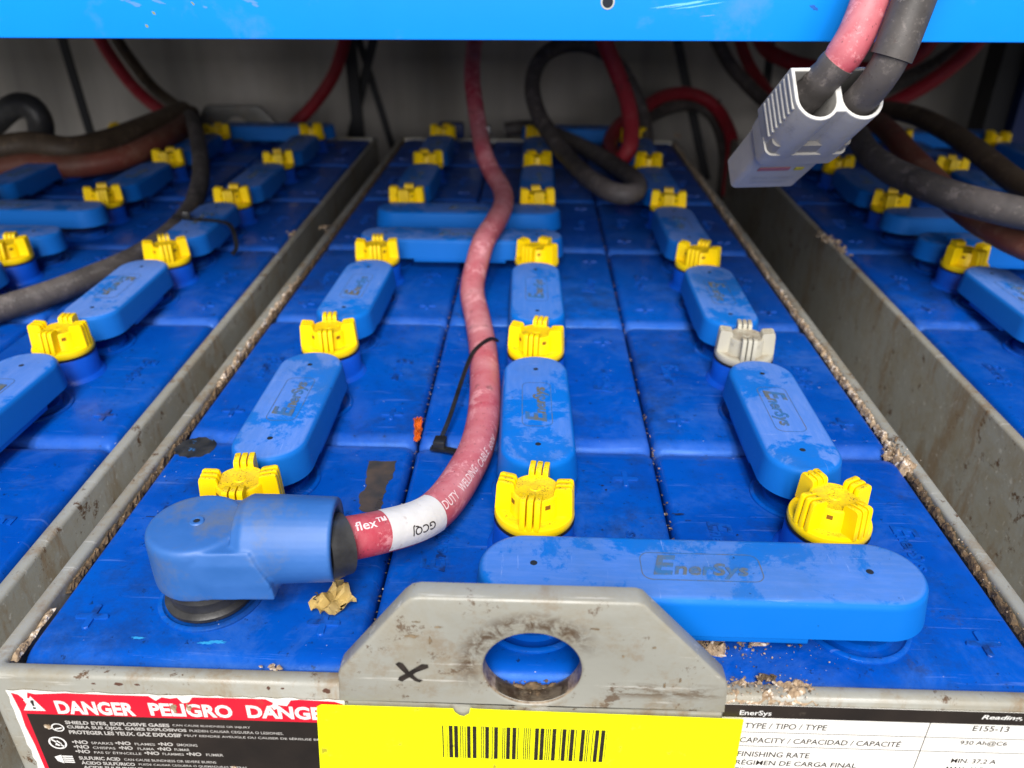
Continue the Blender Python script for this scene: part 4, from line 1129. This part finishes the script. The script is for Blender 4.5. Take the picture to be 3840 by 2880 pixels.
bm = bmesh.new(); box(bm, -1.3, 1.3, .295, 1.30, .262, .270, 0)
arr(bm, 'shelf_deck', M['deck'], kind='structure')
bm = bmesh.new(); box(bm, -1.6, 1.6, 1.32, 1.36, -.6, 1.3, 0)
arr(bm, 'back_wall', M['wall'], kind='structure')
bm = bmesh.new(); box(bm, -1.6, 1.6, -.10, 1.32, -TH-.03, -TH-.004, 0)
arr(bm, 'rack_shelf', M['deck'], kind='structure')
def bar(a, b, w, t, mat, label, grp='black braces at the back of the rack'):
    a, b = Vector(a), Vector(b); d = (b-a).normalized(); sd = Vector((0, 1, 0)).cross(d).normalized()
    bm = bmesh.new()
    lp = []
    for q_ in (a, b):
        lp.append([q_+sd*w/2+Vector((0, -t/2, 0)), q_-sd*w/2+Vector((0, -t/2, 0)), q_-sd*w/2+Vector((0, t/2, 0)), q_+sd*w/2+Vector((0, t/2, 0))])
    loft(bm, lp)
    o = obj('rack_brace', fin(bm, 'rack_brace', 30), mat, smooth=False); tag(o, label, 'brace', grp); return o
bar((-.765, 1.15, .26), (-.7445, 1.15, -.06), .013, .006, M['brace'], 'thin black brace seen alone near the left edge')
bar((-.300, 1.15, .26), (-.294, 1.15, -.12), .018, .012, M['brace'], 'upright black brace between the left and middle batteries')
bar((-.215, 1.17, .26), (-.345, 1.17, -.14), .014, .005, M['brace'], 'black brace crossing the upright one, sloping down leftward')
bar((-.300, 1.19, .14), (-.240, 1.19, -.09), .011, .005, M['brace'], 'black brace crossing the upright one, sloping down rightward')
bar((.185, 1.15, .20), (.284, 1.15, -.10), .014, .006, M['brace'], 'black brace behind the red arch, right of the black loop')
bar((.365, 1.19, .20), (.372, 1.19, .03), .012, .006, M['brace'], 'short black brace showing behind the grey plug')
post = None
bm = bmesh.new()
box(bm, .735, .84, 1.10, 1.18, -.6, .26, .002)
arr(bm, 'rack_post', M['darkblue'], 'dark blue rack upright at the far right edge', 'post')
bm = bmesh.new(); box(bm, .700, .7345, 1.12, 1.17, -.6, .26, .002)
arr(bm, 'rack_post', M['brace'], 'black rack upright beside the dark blue one', 'post')

# ------------------------------------------------------------------ litter
def crumple(name, pts, z, mat, label, cat, amp, sd, nx=12, ny=12, th=.0004):
    """a creased scrap from a grid clipped to a quad of corners"""
    a, b, c, d = [Vector((*q_, 0)) for q_ in pts]
    bm = bmesh.new(); g = []
    for i in range(nx+1):
        row = []
        for j in range(ny+1):
            u, v = i/nx, j/ny
            q_ = a.lerp(b, u).lerp(d.lerp(c, u), v)
            h = noise.noise(Vector((q_.x*170+sd, q_.y*170, sd)))*amp + abs(math.sin((u*1.3+v*.7)*5+sd))*amp*.8
            e = noise.noise(Vector((q_.x*400, q_.y*400, sd+3)))*.0012
            row.append(bm.verts.new((q_.x+e, q_.y+e*.6, z+max(0, h)+amp*.2)))
        g.append(row)
    for i in range(nx):
        for j in range(ny): bm.faces.new((g[i][j], g[i+1][j], g[i+1][j+1], g[i][j+1]))
    bmesh.ops.solidify(bm, geom=list(bm.faces), thickness=th)
    o = obj(name, fin(bm, name, 25), mat); tag(o, label, cat); return o
for ch_ in proto.children:
    if ch_.name.startswith('terminal_ring') and ch_.location.y < 0: ch_.location.y += .0045; ch_.location.x -= .003
ps = crumple('paper_scrap', [(-.0862, .0350), (-.0780, .0290), (-.0685, .0380), (-.0765, .0490)], .0016, M['tape'], 'crumpled yellow paper scrap below the blue boot barrel', 'scrap', .0042, 2.0)
tm = text_mesh('2', .0018, .0030, .01)
obj('lettering', join_meshes('lettering', [(tm, Matrix.Translation((-.0845, .0350, .0072)) @ Matrix.Rotation(R(-20), 4, 'Z') @ Matrix.Rotation(R(35), 4, 'X'))]), M['ink'], ps, smooth=False)
crumple('orange_scrap', [(-.0625, .1565), (-.0596, .1590), (-.0612, .1790), (-.0660, .1800)], .0010, M['orange'], 'small orange plastic sliver by the seam beside the red cable', 'scrap', .0022, 5.0, 6, 14, .0003)

def chunk(bm, x, y_, z, s, rr, sq=.6):
    r_ = bmesh.ops.create_icosphere(bm, subdivisions=1, radius=s)
    ax = (rr.uniform(.6, 1.6), rr.uniform(.6, 1.6), rr.uniform(.4, 1.0)*sq)
    rot = Matrix.Rotation(rr.uniform(0, 6.28), 3, 'Z') @ Matrix.Rotation(rr.uniform(-.6, .6), 3, 'X')
    for v in r_['verts']:
        k = rr.uniform(.6, 1.25)
        v.co = rot @ Vector((v.co.x*ax[0]*k, v.co.y*ax[1]*k, v.co.z*ax[2]*k)) + Vector((x, y_, z))
rr = random.Random(11)
bm = bmesh.new(); bmd = bmesh.new()
def along(n, x0, y0, x1, y1, sx, sy, s0, s1, z=.0, dark=.4):
    for _ in range(n):
        t = rr.random(); x = x0+(x1-x0)*t+rr.gauss(0, sx); yy = y0+(y1-y0)*t+rr.gauss(0, sy)
        chunk(bmd if rr.random() < dark else bm, x, yy, z+rr.uniform(-.0008, .0008), rr.uniform(s0, s1), rr)
along(300, .1868, .01, .1868, .94, .0010, 0, .0002, .0007, .0002, .5)
along(160, .1890, .20, .1898, .94, .0012, 0, .0002, .0008, .0018, .35)
along(60, .1868, .145, .1890, .168, .0025, .003, .0002, .0007, .0020, .3)
along(30, .1815, .155, .1850, .160, .002, .0015, .0003, .0008, .0004, .3)
along(120, .0655, .0035, .098, .0035, .0, .0022, .00015, .0006, .0020, .3)
along(50, .0805, .0090, .0860, .0090, .0006, .0006, .0004, .0010, .0010, 1.0)
along(90, .0600, .0215, .0700, .0240, .0015, .0020, .0002, .0007, .0022, .35)
along(70, .066, .022, .092, .027, .004, .0022, .0002, .0007, .0006, .3)
along(90, .070, .016, .100, .024, .010, .005, .0001, .0003, .0003, .25)
along(60, -.1872, .01, -.1872, .94, .0006, 0, .0002, .0006, -.0008, .8)
along(30, -.1880, .22, -.1890, .36, .0014, 0, .0003, .0009, .0016, .4)
along(10, -.0960, .0065, -.0900, .0065, .001, .0006, .0005, .0011, .0018, .05)
along(230, -.062, .0, -.062, .94, .0004, 0, .0002, .0006, -.0040, .7)       # between the columns
along(160, .062, .02, .062, .94, .0004, 0, .0002, .0006, -.0045, .8)
along(34, .0622, .07, .0622, .20, .0005, 0, .0002, .0006, -.0025, .6)
def crust(bm, p0, p1, width, amp, z, sd, cell=.0007, thr=.0):
    """caked lump or strip with a ragged outline; its edge dives below what it lies on"""
    a, b = Vector((*p0, z)), Vector((*p1, z)); d = (b-a); L = d.length; d.normalize(); sdv = Vector((-d.y, d.x, 0))
    nu = max(4, int(L/cell)); nv = max(5, int(width/cell))
    g = []
    for i in range(nu+1):
        row = []
        for j in range(nv+1):
            u, v = i/nu, j/nv*2-1
            q_ = a + d*(L*u) + sdv*(v*width/2)
            big = noise.noise(Vector((q_.x*140, q_.y*140, sd)))
            fine_ = noise.noise(Vector((q_.x*900, q_.y*900, sd+5)))
            med = noise.noise(Vector((q_.x*380, q_.y*380, sd+9)))
            edge = (1-abs(v)**3)*min(1, u*nu/3, (1-u)*nu/3)
            h = amp*(edge*(.75+.9*big) + .55*med + .35*fine_ - .55 - thr)
            row.append(bm.verts.new(q_ + Vector((fine_*cell*.7, med*cell*.7, h))))
        g.append(row)
    for i in range(nu):
        for j in range(nv): bm.faces.new((g[i][j], g[i+1][j], g[i+1][j+1], g[i][j+1]))
crust(bm, (.0655, .0038), (.0985, .0038), .0085, .0042, .0012, 1)
crust(bm, (.0585, .0245), (.0720, .0215), .0075, .0060, .0006, 2)
crust(bm, (.0660, .0245), (.0900, .0262), .0030, .0030, .0002, 3, thr=.15)
crust(bm, (.1868, .141), (.1892, .172), .0085, .0055, .0006, 4)
crust(bm, (.1800, .1575), (.1880, .1590), .0045, .0040, -.0002, 5)
crust(bm, (.1870, .172), (.1880, .56), .0036, .0032, .0004, 6, .0010, .1)
crust(bmd, (.1868, .008), (.1868, .150), .0030, .0030, -.0006, 7, .0007)
crust(bm, (.1878, .56), (.1882, .94), .0042, .0040, .0006, 8, .0018)
crust(bm, (-.1872, .008), (-.1872, .035), .0026, .0014, -.0002, 9, .0006)
crust(bmd, (-.1872, .045), (-.1872, .94), .0026, .0028, -.0012, 10, .0016)
crust(bm, (-.1880, .215), (-.1890, .400), .0030, .0030, .0012, 12, .0011, .15)
crust(bmd, (-.0090, .0064), (.0090, .0064), .0026, .0026, -.0030, 11, .0006)
along(60, 0, .0015, 0, .0050, .0060, .0012, .0002, .0006, -.0043, .8)
along(40, 0, .0070, 0, .0085, .0080, .0006, .0002, .0007, -.0034, 1.0)
o = obj('debris', fin(bm, 'debris', 60), M['debris'], smooth=False); tag(o, 'tan crumbs along the rims and joints of the middle battery', 'debris', kind='stuff')
o = obj('dark_debris', fin(bmd, 'dark_debris', 60), M['debrisd'], smooth=False); tag(o, 'dark dirt crumbs packed along the rims and joints', 'dirt', kind='stuff')
bm = bmesh.new()
along_bm = bm
rr2 = random.Random(3)
for (x, y_, n, s) in ((.262, .512, 40, .004), (.264, .480, 20, .003), (-.2210, .50, 14, .002), (-.197, .52, 14, .002), (.1995, .98, 20, .003)):
    for _ in range(n):
        chunk(bm, x+rr2.gauss(0, s), y_+rr2.gauss(0, s*2), .002+rr2.uniform(0, .003), rr2.uniform(.0008, .0022), rr2)
o = obj('far_debris', fin(bm, 'far_debris', 20), M['debris'], smooth=False); tag(o, 'blurred pale crumbs on the rims of the side batteries', 'debris', kind='stuff')
